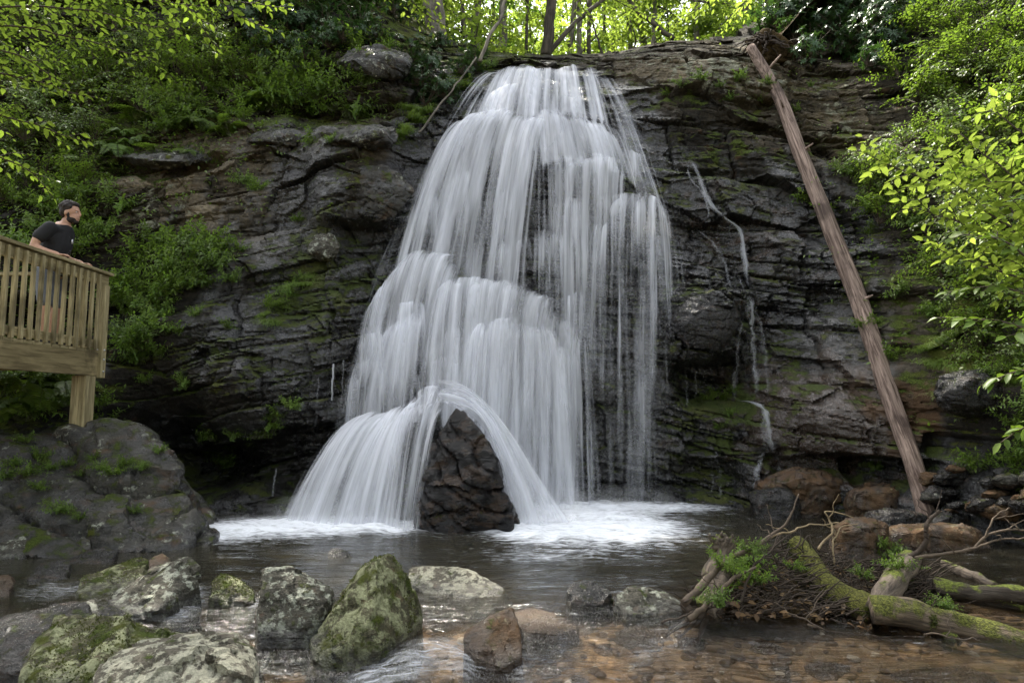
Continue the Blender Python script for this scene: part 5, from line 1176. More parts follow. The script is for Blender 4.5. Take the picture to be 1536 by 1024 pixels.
def assemble(name, loc, Ls, mb, leafm, stemm, leafname='leaves', fold=.16, droop=.18, pts=7):
    o = empty(name, loc)
    link(leafname, Ls.mesh(leafname, leafm, fold, droop, pts), o)
    if mb is not None and mb.n: mb.obj('stems', stemm, o)
    return o
def proto_herb(seed, stems=26, size=.4, leaf=.075, ratio=.42, mat='leaf_herb', flat=.6):
    r = random.Random(seed); L = Leaves(); mb = MB()
    for k in range(stems):
        an = r.uniform(0, 6.28); tilt = r.uniform(.1, 1.15); l = size * r.uniform(.55, 1.1)
        d = np.array([math.cos(an) * math.sin(tilt), math.sin(an) * math.sin(tilt), math.cos(tilt)])
        b = np.array([math.cos(an), math.sin(an), 0]) * size * .28 * r.random()
        q = smooth_path([b, b + d * l * .55 + np.array([0, 0, l * .1]), b + d * l + np.array([0, 0, -l * .1])], 12)
        mb.tube(q, np.linspace(.004, .0015, 12), 4, False)
        for j in range(3, 12):
            for sd in (-1, 1):
                if r.random() < .12: continue
                s = np.cross(q[min(j, 11)] - q[j - 1], [0, 0, 1.0]); s /= np.linalg.norm(s) + 1e-9
                if j % 2: s = np.cross(s, q[min(j, 11)] - q[j - 1]); s /= np.linalg.norm(s) + 1e-9
                L.add(q[j], s * sd + rv(r, .25) + (q[j] - q[j - 1]) * 6, np.array([0, -.25, 1.0]) + rv(r, .35), leaf * r.uniform(.6, 1.15) * (1.1 - .035 * j), ratio)
        L.add(q[-1], q[-1] - q[-2], np.array([0, 0, 1.0]) + rv(r, .3), leaf, ratio)
    return L, mb
def proto_shrub(seed, n=16, size=.9, leaf=.085, ratio=.5, spacing=.06, hang=.2):
    r = random.Random(seed); L = Leaves(); mb = MB()
    for k in range(n):
        an = r.uniform(0, 6.28); tl = r.uniform(.25, 1.25); l = size * r.uniform(.6, 1.1)
        d = np.array([math.cos(an) * math.sin(tl), math.sin(an) * math.sin(tl), math.cos(tl)])
        q = smooth_path([np.zeros(3), d * l * .5 + np.array([0, 0, l * .12]) + rv(r, .03), d * l + np.array([0, 0, -l * hang])], 20)
        spray(L, mb, q, r, leaf, spacing, ratio, .007, .36, start=.3, face=.35)
    return L, mb
def proto_rhodo(seed, n=26, size=.9, leaf=.15):
    r = random.Random(seed); L = Leaves(); mb = MB()
    for k in range(n):
        an = r.uniform(0, 6.28); tl = r.uniform(.1, 1.35); l = size * r.uniform(.45, 1.1)
        d = np.array([math.cos(an) * math.sin(tl), math.sin(an) * math.sin(tl), math.cos(tl)])
        q = smooth_path([np.zeros(3), d * l * .55 + rv(r, .08), d * l], 14); mb.tube(q, np.linspace(.014, .005, 14), 5)
        for hd in [(q[-1], d)] + [(q[r.randrange(6, 12)] + rv(r, .07), d + rv(r, .5)) for _ in range(2)]:
            ax = hd[1] / np.linalg.norm(hd[1]); e1 = np.cross(ax, [0, .2, 1.0]); e1 /= np.linalg.norm(e1); e2 = np.cross(ax, e1)
            for j in range(9):
                t = j / 9 * 6.28 + r.uniform(-.2, .2)
                a = (e1 * math.cos(t) + e2 * math.sin(t)) * 1.0 + ax * r.uniform(.15, .7) + np.array([0, 0, -.2])
                L.add(hd[0], a, ax + rv(r, .15), leaf * r.uniform(.7, 1.1), .26)
    return L, mb
def proto_fern(seed, n=10, size=.5):
    r = random.Random(seed); L = Leaves(); mb = MB()
    for k in range(n):
        an = k / n * 6.28 + r.uniform(-.3, .3); l = size * r.uniform(.7, 1.1)
        h = np.array([math.cos(an), math.sin(an), 0])
        q = smooth_path([np.zeros(3), h * l * .4 + np.array([0, 0, l * .45]), h * l + np.array([0, 0, l * .2])], 24); mb.tube(q, np.linspace(.004, .001, 24), 4, False)
        s = np.cross(h, [0, 0, 1.0])
        for j in range(3, 24):
            w = l * .3 * math.sin(math.pi * (j / 26) ** .7)
            for sd in (-1, 1): L.add(q[j], s * sd + h * .35 + rv(r, .06), np.array([0, 0, 1.0]) + h * .5 + rv(r, .1), max(.02, w), .26)
    return L, mb
def proto_grass(seed, n=220, size=.4, hang=.7):
    r = random.Random(seed); V = []; Fq = []
    for k in range(n):
        an = r.uniform(0, 6.28); b = np.array([r.gauss(0, .09), r.gauss(0, .06), 0]); l = size * r.uniform(.5, 1.1)
        h = np.array([math.cos(an), math.sin(an) * .7 - .4, 0]); w = np.array([-h[1], h[0], 0]) * .0035
        for j in range(6):
            t = j / 5; c = b + h * l * .55 * t + np.array([0, 0, l * (.75 * t - hang * t * t * r.uniform(.9, 1.1))])
            V += [c - w * (1.2 - t), c + w * (1.2 - t)]
        i = k * 12
        Fq += [[i + 2 * j, i + 2 * j + 1, i + 2 * j + 3, i + 2 * j + 2] for j in range(5)]
    return np.array(V), np.array(Fq)
PROTO = {}
def proto(key, name, leafm, stemm, gen, **k):
    if key not in PROTO:
        o = assemble(name, (0, 0, 0), *gen, M[leafm], M[stemm], **k); PROTO[key] = [o, False]
    return PROTO[key]
def use(key, loc, rz, scale, tilt=(0, 0)):
    p = PROTO[key]
    o = p[0] if not p[1] else copy_tree(p[0])
    p[1] = True
    o.location = loc; o.rotation_euler = (tilt[0], tilt[1], rz); o.scale = (scale,) * 3
    return o
for i in range(3):
    proto('herb%d' % i, 'leafy_herb', 'leaf_herb', 'stem', proto_herb(10 + i))
    proto('shrub%d' % i, 'leafy_shrub', 'leaf_mid', 'brown_stem', proto_shrub(20 + i))
    proto('rhodo%d' % i, 'rhododendron_shrub', 'leaf_dark', 'brown_stem', proto_rhodo(30 + i), droop=.3)
    proto('fern%d' % i, 'fern', 'leaf_mid', 'stem', proto_fern(40 + i), leafname='fronds')
for i in range(2):
    v, f = proto_grass(50 + i); o = empty('grass_tuft', (0, 0, 0)); obj('blades', v, f, M['grass'], o); PROTO['grass%d' % i] = [o, False]

def scatter(key, nvar, pts, smin, smax, label, cat, group, seed, out=.05, tilt=.35):
    r = random.Random(seed); pts = np.array(pts, float); h = hit(pts[:, 0], pts[:, 1])
    for p, q in zip(h, pts):
        s = r.uniform(smin, smax) * (q[2] if len(q) > 2 else 1)
        o = use('%s%d' % (key, r.randrange(nvar)), p + np.array([0, -out, -.04]), r.uniform(0, 6.28), s, (r.uniform(.2, .2 + tilt), r.uniform(-.15, .15)))
        tag(o, label, cat, group, True)
def fill(poly, n, seed):
    r = random.Random(seed); xs_ = [p[0] for p in poly]; ys_ = [p[1] for p in poly]; out = []
    while len(out) < n:
        x, y = r.uniform(min(xs_), max(xs_)), r.uniform(min(ys_), max(ys_)); ins = False
        for (x0, y0), (x1, y1) in zip(poly, poly[1:] + poly[:1]):
            if (y0 > y) != (y1 > y) and x < (x1 - x0) * (y - y0) / (y1 - y0) + x0: ins = not ins
        if ins and all((x - a) ** 2 + (y - b) ** 2 > 220 for a, b in out[-60:]): out.append((x, y))
    return out
M['dead_leaf'] = leaf_mat('dead_leaf', (.05, .028, .012), (.14, .08, .03), (.12, .06, .02), .7, .2)
kind(link('leaf_litter', DEADL.mesh('leaf_litter', M['dead_leaf'], pts=6)), 'stuff', 'brown dead leaves caught in the driftwood pile')
# moss cushions with real fuzz on the logs and the mossy front rocks
def moss_on(o, n, thr, seed, size=(.010, .020), zmin=.15):
    me = o.data; k = len(me.polygons); r = random.Random(seed)
    ce = np.empty(k * 3); me.polygons.foreach_get('center', ce); no = np.empty(k * 3); me.polygons.foreach_get('normal', no); ar = np.empty(k); me.polygons.foreach_get('area', ar)
    R3 = np.array(o.matrix_basis.to_3x3()); tr_ = np.array(o.location)
    ce = ce.reshape(-1, 3); wn = no.reshape(-1, 3) @ R3.T; wc = ce @ R3.T + tr_
    w = ar * (wn[:, 2] > zmin) * (wc[:, 2] > .05) * (fbm(wc[:, 0] * 5, wc[:, 1] * 5, wc[:, 2] * 5, seed, 3) + .25 * wn[:, 2] > thr)
    if w.sum() <= 0: return
    ids = np.random.default_rng(seed).choice(k, n, p=w / w.sum()); L = Leaves(); s = math.sqrt(ar.mean()) * .7
    for i in ids:
        nl = no.reshape(-1, 3)[i]
        L.add(ce[i] + rv(r, s) * .6 - nl * .004, nl + rv(r, .55), rv(r), r.uniform(*size), .5)
    kind(link('moss', L.mesh('moss', M['moss_tuft'], pts=4), o), 'stuff')
for o in list(COL.objects):
    lb = o.get('label', '')
    if 'wrapped in bright moss' in lb: moss_on(o, 3800, -.12, 1, zmin=-.2)
    elif 'patches of moss running' in lb: moss_on(o, 2200, .12, 2)
    elif 'tall pointed mossy' in lb: moss_on(o, 2600, .18, 3)
    elif 'big mossy grey rock' in lb: moss_on(o, 2600, .2, 4)
    elif 'small dark mossy rock' in lb or 'dark low mossy rock' in lb: moss_on(o, 700, .1, 5)
    elif 'huge rounded boulder' not in lb and o.name.startswith('log') and 'dark' in lb: moss_on(o, 500, .2, 6)
# left cliff
scatter('herb', 3, [(400,140),(425,120),(455,130),(480,150),(510,165),(440,165),(470,175),(530,180),(400,165),(420,150),(500,140)], 1.1, 1.6, 'bright green leafy clump on the ledge', 'plant', 'leafy clumps left of the upper falls', 1, .1)
scatter('herb', 3, fill([(185,400),(230,350),(330,360),(345,400),(300,440),(240,450),(190,460)], 22, 2), .8, 1.2, 'low leafy herb rooted in the cliff', 'plant', 'herbs on the left cliff', 2, .08)
scatter('herb', 3, fill([(170,450),(240,450),(260,500),(250,540),(200,550),(175,500)], 16, 3), .7, 1.1, 'low leafy herb hanging from the cliff', 'plant', 'herbs on the left cliff', 3, .08)
scatter('herb', 3, [(225,570),(280,580),(270,500),(300,470),(340,490),(345,420),(360,375),(230,255),(270,250),(310,240),(370,275),(390,285),(450,330)], .4, .75, 'tiny herb in a crack of the cliff', 'plant', 'herbs on the left cliff', 4)
scatter('grass', 2, [(400,470),(420,455),(440,440),(455,425),(470,415),(405,480),(430,430)], .6, .9, 'small green tuft on the mossy rib', 'grass tuft', 'tufts on the mossy rib', 5, .03)
scatter('herb', 3, [(410,460),(435,440),(455,420),(280,575),(600,212),(585,215),(610,205),(500,212),(470,212)], .45, .7, 'small leafy sprig on the rock', 'plant', 'small sprigs near the falls', 6)
scatter('herb', 3, fill([(290,660),(390,650),(385,700),(300,700)], 10, 7) + [(420,625),(435,610),(405,640),(325,655)], .5, .8, 'small fern like herb under the dripping ledge', 'plant', 'herbs under the left ledge', 7)
scatter('shrub', 3, fill([(0,30),(200,20),(330,60),(380,110),(300,170),(150,200),(0,230)], 46, 8), .7, 1.15, 'leafy green shrub on the steep left bank', 'shrub', 'shrubs on the left bank', 8, .15)
scatter('shrub', 3, fill([(0,215),(150,200),(200,250),(150,290),(40,300),(0,330)], 20, 9), .6, .95, 'leafy green shrub on the steep left bank', 'shrub', 'shrubs on the left bank', 9, .12)
scatter('herb', 3, fill([(0,300),(90,280),(170,290),(190,330),(120,400),(0,400)], 18, 10), .8, 1.3, 'leafy herb behind the platform', 'plant', 'herbs behind the platform', 10, .1)
scatter('fern', 3, fill([(150,205),(330,130),(420,110),(450,160),(300,240),(180,260)], 16, 11), .6, 1.0, 'green fern on the left bank', 'fern', 'ferns on the left bank', 11, .06)
scatter('fern', 3, [(10,590),(45,600),(80,595),(110,590),(30,570),(95,575),(60,620),(15,630)], .8, 1.2, 'fern in the shade under the platform', 'fern', 'ferns under the platform', 12, .1)
scatter('herb', 3, [(20,575),(70,570),(110,605),(150,610),(165,640),(40,625),(5,610)], .8, 1.2, 'leafy herb in the shade under the platform', 'plant', 'herbs under the platform', 13, .15)
scatter('rhodo', 3, fill([(330,0),(620,0),(620,60),(520,70),(420,60),(330,40)], 20, 14), .55, .9, 'dark rhododendron on the left cliff top', 'shrub', 'rhododendrons on the left cliff top', 14, .2)
scatter('rhodo', 3, [(632,130),(650,105),(665,150),(690,112),(620,95),(712,100),(660,75),(640,160)], .4, .62, 'rhododendron beside the lip of the falls', 'shrub', 'rhododendrons by the lip of the falls', 15, .15)
scatter('grass', 2, [(605,195),(620,182),(635,172),(615,165),(690,130),(665,125),(600,205)], .9, 1.5, 'long hanging grass tuft left of the upper falls', 'grass tuft', 'grass tufts left of the upper falls', 16, .08)
scatter('herb', 3, [(560,120),(580,112),(545,128),(520,118),(600,118),(715,108),(735,100),(700,120)], .5, .8, 'small leafy herb on the mossy block', 'plant', 'herbs by the mossy block', 17)
scatter('herb', 3, fill([(200,120),(400,70),(600,50),(610,100),(480,130),(380,190),(250,200)], 30, 18), .7, 1.2, 'leafy herb on the upper left slope', 'plant', 'herbs on the upper left slope', 18, .08)
scatter('rhodo', 3, fill([(360,50),(600,40),(620,80),(500,100),(380,110)], 10, 19), .4, .65, 'dark rhododendron on the upper left slope', 'shrub', 'rhododendrons on the upper left slope', 19, .15)
scatter('shrub', 3, fill([(180,100),(330,60),(420,90),(380,130),(250,180)], 14, 20), .5, .8, 'leafy green shrub on the steep left bank', 'shrub', 'shrubs on the left bank', 20, .12)
# right bank
scatter('rhodo', 3, fill([(1170,20),(1340,0),(1350,90),(1290,110),(1220,90)], 24, 21) + [(1160,48),(1185,70),(1205,95),(1175,30)], .55, .9, 'rhododendron above the right rock face', 'shrub', 'rhododendrons above the right rock face', 21, .2)
scatter('shrub', 3, fill([(1330,0),(1536,0),(1536,200),(1440,230),(1380,190),(1330,120)], 40, 22), .7, 1.1, 'leafy shrub on the steep right bank', 'shrub', 'shrubs on the right bank', 22, .2)
scatter('shrub', 3, fill([(1280,240),(1400,200),(1536,220),(1536,420),(1420,420),(1370,370),(1290,330)], 34, 23), .6, .95, 'leafy shrub on the steep right bank', 'shrub', 'shrubs on the right bank', 23, .2)
scatter('shrub', 3, fill([(1390,400),(1536,400),(1536,560),(1470,560),(1420,500)], 20, 24), .5, .8, 'leafy shrub above the right overhang', 'shrub', 'shrubs on the right bank', 24, .2)
scatter('herb', 3, fill([(1260,250),(1330,240),(1380,330),(1340,370),(1280,330)], 14, 25) + [(1300,490),(1330,540),(1380,400),(1240,330),(1215,300),(1350,440),(1400,470)], .6, 1.0, 'low herb on the right rock face', 'plant', 'herbs on the right rock face', 25, .06)
scatter('grass', 2, [(1390,520),(1410,510),(1400,545),(1430,500),(1420,585),(1450,575),(1480,570),(1440,590),(1500,570)], .8, 1.2, 'yellowish grass tuft hanging over the right overhang', 'grass tuft', 'grass tufts on the right overhang', 26, .1)
scatter('herb', 3, [(1500,640),(1525,660),(1510,690),(1535,715),(1520,740),(1530,700),(1495,715),(1540,680),(1450,700),(1525,610),(1430,570),(1470,560),(1510,560)], .6, .9, 'leafy herb above the broken rocks of the right bank', 'plant', 'herbs on the right bank', 27, .2)
scatter('herb', 3, [(1000,140),(1020,130),(1050,120),(1080,130),(1110,118),(1140,150),(1150,125),(1195,165),(1215,130),(1095,150)], .35, .6, 'tiny herb on the dry rock right of the lip', 'plant', 'herbs on the dry rock right of the lip', 28)
scatter('herb', 3, [(1070,590),(1085,600),(1100,585),(1060,600),(1095,620),(1080,640),(1310,700)], .35, .55, 'tiny moss green herb behind the trickle', 'plant', 'herbs behind the trickle', 29)
scatter('shrub', 3, fill([(1550,-60),(1900,-60),(1900,620),(1550,620)], 26, 33) + fill([(-320,60),(-20,60),(-20,380),(-320,420)], 16, 34), .8, 1.2, 'leafy shrub on the bank beyond the edge of view', 'shrub', 'shrubs beyond the edges of view', 33, .2)
# on the boulders and the driftwood
r = random.Random(44)
def put(key, nvar, p, s, label, cat, group, tl=.2):
    o = use('%s%d' % (key, r.randrange(nvar)), p, r.uniform(0, 6.28), s, (r.uniform(0, tl), r.uniform(-tl, tl))); return tag(o, label, cat, group, True)
dg = bpy.context.evaluated_depsgraph_get()
bpy.context.view_layer.update(); dg.update()
def surf(px, py):
    d = P(px, py, 1.0) - np.array([0, 0, H]); d = d / np.linalg.norm(d)
    ok, loc, nn, i, o, m = SC.ray_cast(dg, Vector((0, 0, H)) + Vector(d) * 2.2, Vector(d))
    return np.array(loc) if ok else P(px, py, 9)
for px, py in [(35,665),(20,700),(60,690),(45,715),(75,705),(100,700),(125,715),(150,705),(170,715),(190,700),(210,705),(10,720),(140,690),(55,735),(240,680),(85,770),(120,780),(200,770)]:
    put('herb', 3, surf(px, py), r.uniform(.3, .55), 'small plant growing on the huge rounded boulder', 'plant', 'plants on the huge rounded boulder')
for px, py, s in [(1085,850,.5),(1110,845,.55),(1130,870,.45),(1100,880,.4),(1125,825,.35),(1145,850,.4),(1070,900,.4),(1190,850,.3),(1330,830,.5),(1320,815,.35),(1345,850,.4),(1290,860,.3),(1410,905,.3)]:
    put('herb', 3, surf(px, py) + np.array([0, -.02, -.03]), s, 'green seedling sprouting from the driftwood', 'plant', 'seedlings on the driftwood')
# sunlit sapling reaching in from the right
def sapling(name, branches, leaf, spacing, ratio, matname, label, cat, seed, twig=.3, face=.6, rad=.012):
    r = random.Random(seed); L = Leaves(); mb = MB()
    base = P(*branches[0][0])
    for b in branches:
        c = smooth_path(pw(b) - base, 30, .02, seed)
        spray(L, mb, c, r, leaf, spacing, ratio, rad, twig, start=.12, face=face)
    o = assemble(name, base, L, mb, M[matname], M['brown_stem'])
    return tag(o, label, cat)
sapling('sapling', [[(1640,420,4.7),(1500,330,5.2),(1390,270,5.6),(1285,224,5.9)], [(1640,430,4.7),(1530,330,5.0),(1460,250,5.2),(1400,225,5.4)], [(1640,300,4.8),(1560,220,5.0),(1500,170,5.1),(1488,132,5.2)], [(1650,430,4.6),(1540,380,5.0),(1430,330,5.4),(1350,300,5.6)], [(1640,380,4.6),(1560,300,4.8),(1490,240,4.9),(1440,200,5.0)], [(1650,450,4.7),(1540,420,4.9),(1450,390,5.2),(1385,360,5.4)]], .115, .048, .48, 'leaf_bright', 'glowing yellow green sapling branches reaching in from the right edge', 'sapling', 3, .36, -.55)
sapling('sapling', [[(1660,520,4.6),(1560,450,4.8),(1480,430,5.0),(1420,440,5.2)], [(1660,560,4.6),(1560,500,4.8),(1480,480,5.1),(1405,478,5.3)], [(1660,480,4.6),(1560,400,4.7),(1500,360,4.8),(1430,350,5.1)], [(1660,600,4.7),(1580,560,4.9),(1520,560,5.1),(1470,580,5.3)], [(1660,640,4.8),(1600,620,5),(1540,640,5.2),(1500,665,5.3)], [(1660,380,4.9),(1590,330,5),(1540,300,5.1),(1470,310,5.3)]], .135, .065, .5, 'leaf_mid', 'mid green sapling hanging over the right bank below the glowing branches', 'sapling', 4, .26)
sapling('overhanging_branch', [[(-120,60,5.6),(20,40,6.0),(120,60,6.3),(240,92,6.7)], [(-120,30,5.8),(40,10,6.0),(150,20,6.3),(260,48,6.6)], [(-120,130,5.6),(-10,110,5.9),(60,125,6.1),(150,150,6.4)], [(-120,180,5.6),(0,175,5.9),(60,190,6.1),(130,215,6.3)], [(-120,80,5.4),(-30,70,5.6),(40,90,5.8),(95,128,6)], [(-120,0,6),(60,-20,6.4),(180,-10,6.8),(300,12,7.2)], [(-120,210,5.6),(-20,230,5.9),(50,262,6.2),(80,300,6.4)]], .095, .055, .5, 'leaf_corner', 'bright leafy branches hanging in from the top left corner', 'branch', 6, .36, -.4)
sapling('overhanging_branch', [[(300,-40,8),(340,10,8.2),(370,30,8.4),(420,50,8.6)], [(230,-40,8),(290,20,8.3),(310,50,8.5),(330,90,8.8)], [(290,-30,8),(330,-5,8.2),(380,5,8.4),(440,18,8.8)]], .11, .08, .5, 'leaf_corner', 'smaller light green branch drooping from the top edge left of the rhododendrons', 'branch', 7, .36, -.4)
for i, br in enumerate([[[(560,-60,13.2),(610,-5,13.4),(650,30,13.6),(700,50,13.8)], [(600,-60,13.4),(660,-10,13.6),(720,20,13.8),(760,45,14)]],
        [[(860,-60,14.5),(900,-15,14.6),(950,15,14.8),(1000,35,15)], [(820,-60,14.5),(860,-15,14.6),(880,20,14.8),(905,50,15)]],
        [[(1120,-70,14),(1080,-15,14.1),(1040,20,14.2),(1000,42,14.4)], [(1150,-70,14),(1130,-10,14.1),(1100,25,14.2),(1075,50,14.3)]],
        [[(740,-60,15),(770,-20,15.1),(790,10,15.2),(800,35,15.3)], [(700,-60,15),(690,-20,15.1),(735,15,15.2),(745,40,15.3)]]]):
    sapling('overhanging_branch', br, .15, .09, .5, 'leaf_forest', ['leafy branch hanging at the top edge over the left side of the lip', 'leafy branch hanging at the top edge right of the dark leaning trunk', 'leafy branch hanging down left of the upper log end', 'leafy branch hanging at the top edge just left of the dark slanting trunk'][i], 'branch', 60 + i, .4, -.2, .014)
# ground cover over the banks: nobody could count these leaves
L = Leaves(); r = np.random.default_rng(9)
px = np.concatenate([r.uniform(-60, 640, 5200), r.uniform(1180, 1600, 4200), r.uniform(0, 190, 1200)]); py = np.concatenate([r.uniform(-30, 330, 5200), r.uniform(-40, 640, 4200), r.uniform(250, 640, 1200)])
ii = r.random(len(px))
dens = np.clip(.9 * np.exp(-((px - 160) / 260) ** 2 - ((py - 90) / 150) ** 2) + .9 * np.exp(-((px - 1480) / 150) ** 2 - ((py - 220) / 260) ** 2) + .35 * np.exp(-((px - 480) / 130) ** 2 - ((py - 60) / 70) ** 2) + .5 * np.exp(-((px - 60) / 90) ** 2 - ((py - 420) / 200) ** 2) + .4 * np.exp(-((px - 1260) / 90) ** 2 - ((py - 50) / 60) ** 2), 0, 1)
sel = ii < dens * (.5 + .9 * (fbm(px / 40, py / 28, None, 12, 3) + .25)); px, py = px[sel], py[sel]
hp_ = hit(px, py)
rr = random.Random(8)
for p in hp_:
    for k in range(7):
        b = p + np.array([rr.gauss(0, .09), -abs(rr.gauss(.06, .06)), rr.gauss(0, .07)])
        L.add(b, np.array([rr.gauss(0, 1), -.5 + rr.gauss(0, .5), rr.gauss(-.1, .4)]), np.array([0, -.5, 1.0]) + rv(rr, .35), rr.uniform(.04, .085), .5)
kind(link('undergrowth', L.mesh('undergrowth', M['leaf_mid'], pts=4)), 'stuff', 'low leaves covering the banks')

# ------------------------------------------------------------------ forest above the falls
def make_tree(seed, h=11, tr=.16, nlimb=16, leaf=.17, clumps=70, per=60, low=.12, spread=2.3, mat='leaf_forest', tm='trunk', lean=(0, 0), fork=None):
    r = random.Random(seed); mb = MB(); L = Leaves()
    top_ = np.array([lean[0] * h, lean[1] * h, h])
    tp = smooth_path([np.zeros(3), top_ * .35 + rv(r, .12), top_ * .7 + rv(r, .2), top_], 30, .06, seed)
    mb.tube(tp, np.linspace(tr, tr * .25, 30) * (1 + .5 * np.exp(-np.arange(30) / 1.2)), 12, True, .1, seed)
    ends = []
    for k in range(nlimb):
        t = low + (1 - low) * (k + r.random()) / nlimb; i = min(29, int(t * 29)); an = r.uniform(0, 6.28); l = spread * (1.15 - .6 * t) * r.uniform(.6, 1.15)
        d = np.array([math.cos(an), math.sin(an), r.uniform(-.1, .55)]); e = tp[i] + d * l
        q = smooth_path([tp[i], tp[i] + d * l * .5 + rv(r, .1), e], 12); mb.tube(q, np.linspace(tr * .3, .01, 12), 6)
        ends += [q[5], q[8], q[11]]
    for k in range(clumps):
        e = ends[r.randrange(len(ends))] + rv(r, .32); s = r.uniform(.22, .5)
        for j in range(per):
            o = rv(r, s * .62); o[2] *= .55
            L.add(e + o, np.array([r.gauss(0, 1), r.gauss(0, 1), r.gauss(-.25, .4)]), np.array([0, -.2, 1.0]) + rv(r, .4), leaf * r.uniform(.6, 1.15), .5)
    o = empty('tree', (0, 0, 0)); mb.obj('trunk', M[tm], o); link('crown', L.mesh('crown', M[mat], pts=4), o)
    return o
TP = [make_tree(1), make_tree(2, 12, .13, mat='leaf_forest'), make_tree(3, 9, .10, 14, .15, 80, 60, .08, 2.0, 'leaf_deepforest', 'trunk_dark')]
TU = [False] * 3
def tree(k, px, Y, s, label, rz=0.0, dz=-.1, tilt=(0, 0)):
    o = TP[k] if not TU[k] else copy_tree(TP[k]); TU[k] = True
    p = P(px, 60, Y); o.location = (p[0], Y, float(floor_z(p[0], np.float64(Y))) + dz); o.scale = (s,) * 3; o.rotation_euler = (tilt[0], tilt[1], rz)
    return tag(o, label, 'tree', 'trees of the forest above the falls', True)
r = random.Random(12)
for i in range(26):
    px = -80 + i * 66 + r.uniform(-25, 25); Y = r.choice([18, 21, 24, 28, 32]) + r.uniform(-1.5, 1.5)
    tree(r.randrange(2) if 480 < px < 1250 else r.randrange(3), px, Y, r.uniform(.8, 1.15) * (1 if Y < 26 else 1.25), 'leafy green forest tree above the falls', r.uniform(0, 6.28))
for i in range(26):
    px = 520 + i * 30 + r.uniform(-12, 12); Y = r.uniform(17, 26)
    tree(i % 2 if i % 4 else 2, px, Y, r.uniform(.6, 1.0), 'young leafy tree at the forest edge above the falls', r.uniform(0, 6.28))
# bare stems that stand out against the leaves
def stem(lst, rad, mat, lab, seed):
    c = smooth_path(pw(lst), 40, .04, seed); o = axis_obj('tree', c, np.linspace(rad, rad * .75, 40), M[mat], None, 14, .08, seed); return tag(o, lab, 'tree trunk')
stem([(660,92,15.5),(652,30,15.4),(648,-90,15.4)], .27, 'trunk', 'thick grey tree trunk left of the lip of the falls', 1)
stem([(753,80,18),(754,30,18),(753,-80,18)], .115, 'trunk', 'straight pale trunk just left of the dark forked trunks', 2)
stem([(818,85,16.5),(824,40,16.5),(833,-70,16.5)], .15, 'trunk_dark', 'dark slanting trunk right above the lip of the falls', 3)
stem([(824,80,16.6),(850,48,16.8),(905,0,17.2),(960,-50,17.6)], .065, 'trunk_dark', 'dark trunk leaning hard to the right from the fork above the lip', 4)
stem([(883,90,19),(884,30,19),(885,-70,19)], .07, 'trunk_dark', 'thin straight dark trunk right of the leaning one', 5)
stem([(870,90,19.5),(869,30,19.5),(868,-70,19.5)], .085, 'trunk', 'slim grey trunk between the leaning and the thin dark trunk', 6)
stem([(790,88,17.5),(790,30,17.5),(789,-60,17.5)], .045, 'trunk_dark', 'very thin stem left of the dark slanting trunk', 7)
stem([(720,92,12.3),(730,60,12.4),(752,20,12.6),(765,-40,12.8)], .035, 'trunk', 'thin bent grey stem rising by the rhododendrons at the lip', 8)
stem([(1010,60,17),(960,20,17.2),(920,-30,17.4)], .065, 'trunk_dark', 'dark trunk leaning to the left over the right rock shoulder', 9)
stem([(1118,60,18),(1118,0,18),(1117,-60,18)], .10, 'trunk', 'grey trunk behind the upper end of the leaning log', 10)
stem([(905,88,18),(893,50,18),(880,0,18)], .03, 'trunk_dark', 'thin dead stem crossing the pale light right of the lip', 11)
stem([(630,200,11.3),(665,150,11.6),(690,120,11.8),(715,85,12)], .018, 'trunk', 'thin bare stem curving up the cliff left of the upper falls', 12)
for i, (x, y, s) in enumerate([(-8.6,14.2,1.4),(-7.4,13.4,1.3),(-9.8,15.4,1.4),(-6.2,16.2,1.6),(-4.4,14.8,1.35),(-2.8,18.5,1.7)]):  # trees added on the sun side to shade the pool and near rocks
    o = copy_tree(TP[i % 3]); o.location = (x, y, max(float(floor_z(np.float64(x), np.float64(y))), float(10 if y < 14 else 0)) - .2); o.scale = (s, s, s); o.rotation_euler = (0, 0, i * 1.3)
    tag(o, 'tall tree on the left bank above the platform', 'tree', 'tall trees on the left bank', True)
for i, (x, y, s) in enumerate([(-13,-5,1.2),(-8.5,-8,1.35),(-4,-10,1.3),(.5,-9,1.4),(5,-10.5,1.3),(9,-8,1.4),(13,-5,1.3),(-14.5,1,1.2),(15,1,1.25),(-1.5,-14,1.7),(7,-15,1.7),(-9,-14,1.7)]):  # unseen trees added behind the camera to hold back low sky light
    o = copy_tree(TP[2 if i % 3 else 0]); o.location = (x, y, float(bed_z(np.float64(x), np.float64(y))) - .1); o.scale = (s, s, s * 1.05); o.rotation_euler = (0, 0, i * 1.9)
    tag(o, 'leafy tree on the bank behind the viewpoint, shading the gorge', 'tree', 'trees behind the viewpoint', True)
# understorey
r = random.Random(15)
for i in range(46):
    px = 545 + i * 13.5 + r.uniform(-10, 10); Y = r.uniform(15.5, 19); p = P(px, 60, Y)
    o = use('shrub%d' % r.randrange(3), (p[0], Y, float(floor_z(p[0], np.float64(Y)))), r.uniform(0, 6.28), r.uniform(1.4, 3.0), (0, 0))
    tag(o, 'young leafy shrub at the forest edge above the lip', 'shrub', 'forest edge shrubs', True)
# far leaves that read as one mass
L = Leaves(); r = random.Random(21)
for k in range(2000):
    c = np.array([r.uniform(-26, 26), r.uniform(26, 44), 0]); c[2] = float(floor_z(c[0], np.float64(c[1]))) + r.uniform(-1, 13) * r.random() ** .6
    for j in range(26):
        o = rv(r, .9); L.add(c + o, rv(r), np.array([0, -.3, 1.0]) + rv(r, .5), r.uniform(.25, .45), .55)
kind(link('distant_woods', L.mesh('distant_woods', M['leaf_forest'], pts=4)), 'stuff', 'distant sunlit leaves of the wood')
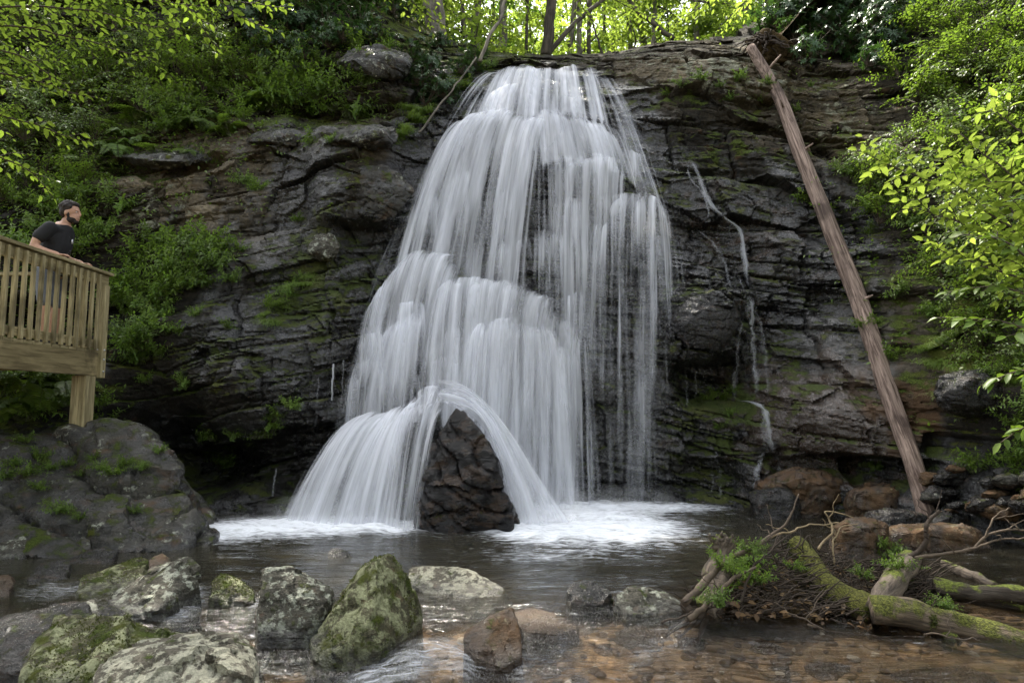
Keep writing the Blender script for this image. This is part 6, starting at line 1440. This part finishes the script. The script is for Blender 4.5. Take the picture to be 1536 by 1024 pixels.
# ------------------------------------------------------------------ light
SUN_AZ, SUN_EL = math.radians(-34), math.radians(57)
w = bpy.data.worlds.new('World'); SC.world = w; w.use_nodes = True
nt = w.node_tree; nt.nodes.clear()
sky = nt.nodes.new('ShaderNodeTexSky'); sky.sky_type = 'NISHITA'; sky.sun_disc = False
sky.sun_elevation = SUN_EL; sky.sun_rotation = SUN_AZ; sky.air_density = 1.0; sky.dust_density = 3.0; sky.ozone_density = .6
bg = nt.nodes.new('ShaderNodeBackground'); bg.inputs[1].default_value = .15
ou = nt.nodes.new('ShaderNodeOutputWorld')
hz = nt.nodes.new('ShaderNodeMix'); hz.data_type = 'RGBA'; hz.blend_type = 'MIX'; hz.inputs[0].default_value = .8
bw = nt.nodes.new('ShaderNodeRGBToBW'); nt.links.new(sky.outputs[0], bw.inputs[0])
nt.links.new(sky.outputs[0], hz.inputs[6]); nt.links.new(bw.outputs[0], hz.inputs[7]); nt.links.new(hz.outputs[2], bg.inputs[0]); nt.links.new(bg.outputs[0], ou.inputs[0])
sl = bpy.data.lights.new('sun', 'SUN'); sl.energy = 3.0; sl.angle = math.radians(.6); sl.color = (1, .93, .8)
so = bpy.data.objects.new('sun', sl); COL.objects.link(so)
d = Vector((math.sin(SUN_AZ) * math.cos(SUN_EL), math.cos(SUN_AZ) * math.cos(SUN_EL), math.sin(SUN_EL)))
so.rotation_euler = d.to_track_quat('Z', 'Y').to_euler(); so.location = d * 40
SC.view_settings.view_transform = 'Standard'; SC.view_settings.look = 'None'; SC.view_settings.gamma = 1
SC.view_settings.exposure = 2.38
SC.cycles.transparent_max_bounces = 40
SC.cycles.max_bounces = 7; SC.cycles.diffuse_bounces = 3; SC.cycles.glossy_bounces = 3; SC.cycles.transmission_bounces = 4
SC.cycles.caustics_reflective = False; SC.cycles.caustics_refractive = False
SC.cycles.sample_clamp_indirect = 4
SC.cycles.use_denoising = True
# ------------------------------------------------------------------ labels that single each thing out
LM = [('the wooden platform', 80, 450), ('the huge rounded boulder', 150, 720), ('the lip of the falls', 820, 110), ('the upper log end', 1135, 80), ('the middle of the log', 1260, 380), ('the log foot', 1390, 770), ('the tall pointed boulder', 570, 900), ('the glowing sapling', 1420, 260), ('the trickle', 1120, 440), ('the driftwood pile', 1200, 880), ('the bright corner branches', 120, 80), ('the upper falls', 780, 260), ('the mossy block', 560, 95), ('the brown wedge rock', 745, 955), ('the right overhang', 1465, 590), ('the middle fall', 700, 460), ('the mossy rib', 430, 450), ('the man', 95, 330), ('the long grey slab', 420, 208), ('the near pale rock', 260, 1000)]
ORD = ['leftmost', 'second from left', 'third from left', 'fourth from left', 'fifth from left', 'sixth from left', 'seventh from left', 'eighth from left', 'ninth from left', 'tenth from left', 'eleventh from left', 'twelfth from left']
bpy.context.view_layer.update()
by = {}
for o in REG:
    px, py = project(o.matrix_world.translation)
    n, x, y = min(LM, key=lambda q: (q[1] - px) ** 2 + (q[2] - py) ** 2)
    dx, dy = px - x, py - y
    rel = ('right of ' if dx > 0 else 'left of ') if abs(dx) > abs(dy) else ('below ' if dy > 0 else 'above ')
    if math.hypot(dx, dy) < 45: rel = 'close to '
    by.setdefault((o['label'], rel + n), []).append((px, o))
for (lab, where), lst in by.items():
    lst.sort(key=lambda q: q[0])
    short = lab.split()
    for k, (_, o) in enumerate(lst):
        s = lab + ', ' + where
        if len(lst) > 1: s += ', ' + (ORD[k] if k < len(ORD) - 1 and k < len(lst) - 1 else ('rightmost' if k == len(lst) - 1 else 'number %d from left' % (k + 1)))
        wd = s.split()
        if len(wd) > 16:
            drop = len(wd) - 16
            s = ' '.join(short[drop:]) + s[len(lab):]
        o['label'] = s
for k, p in list(PROTO.items()):
    if not p[1]:
        for c in list(p[0].children): bpy.data.objects.remove(c)
        bpy.data.objects.remove(p[0])
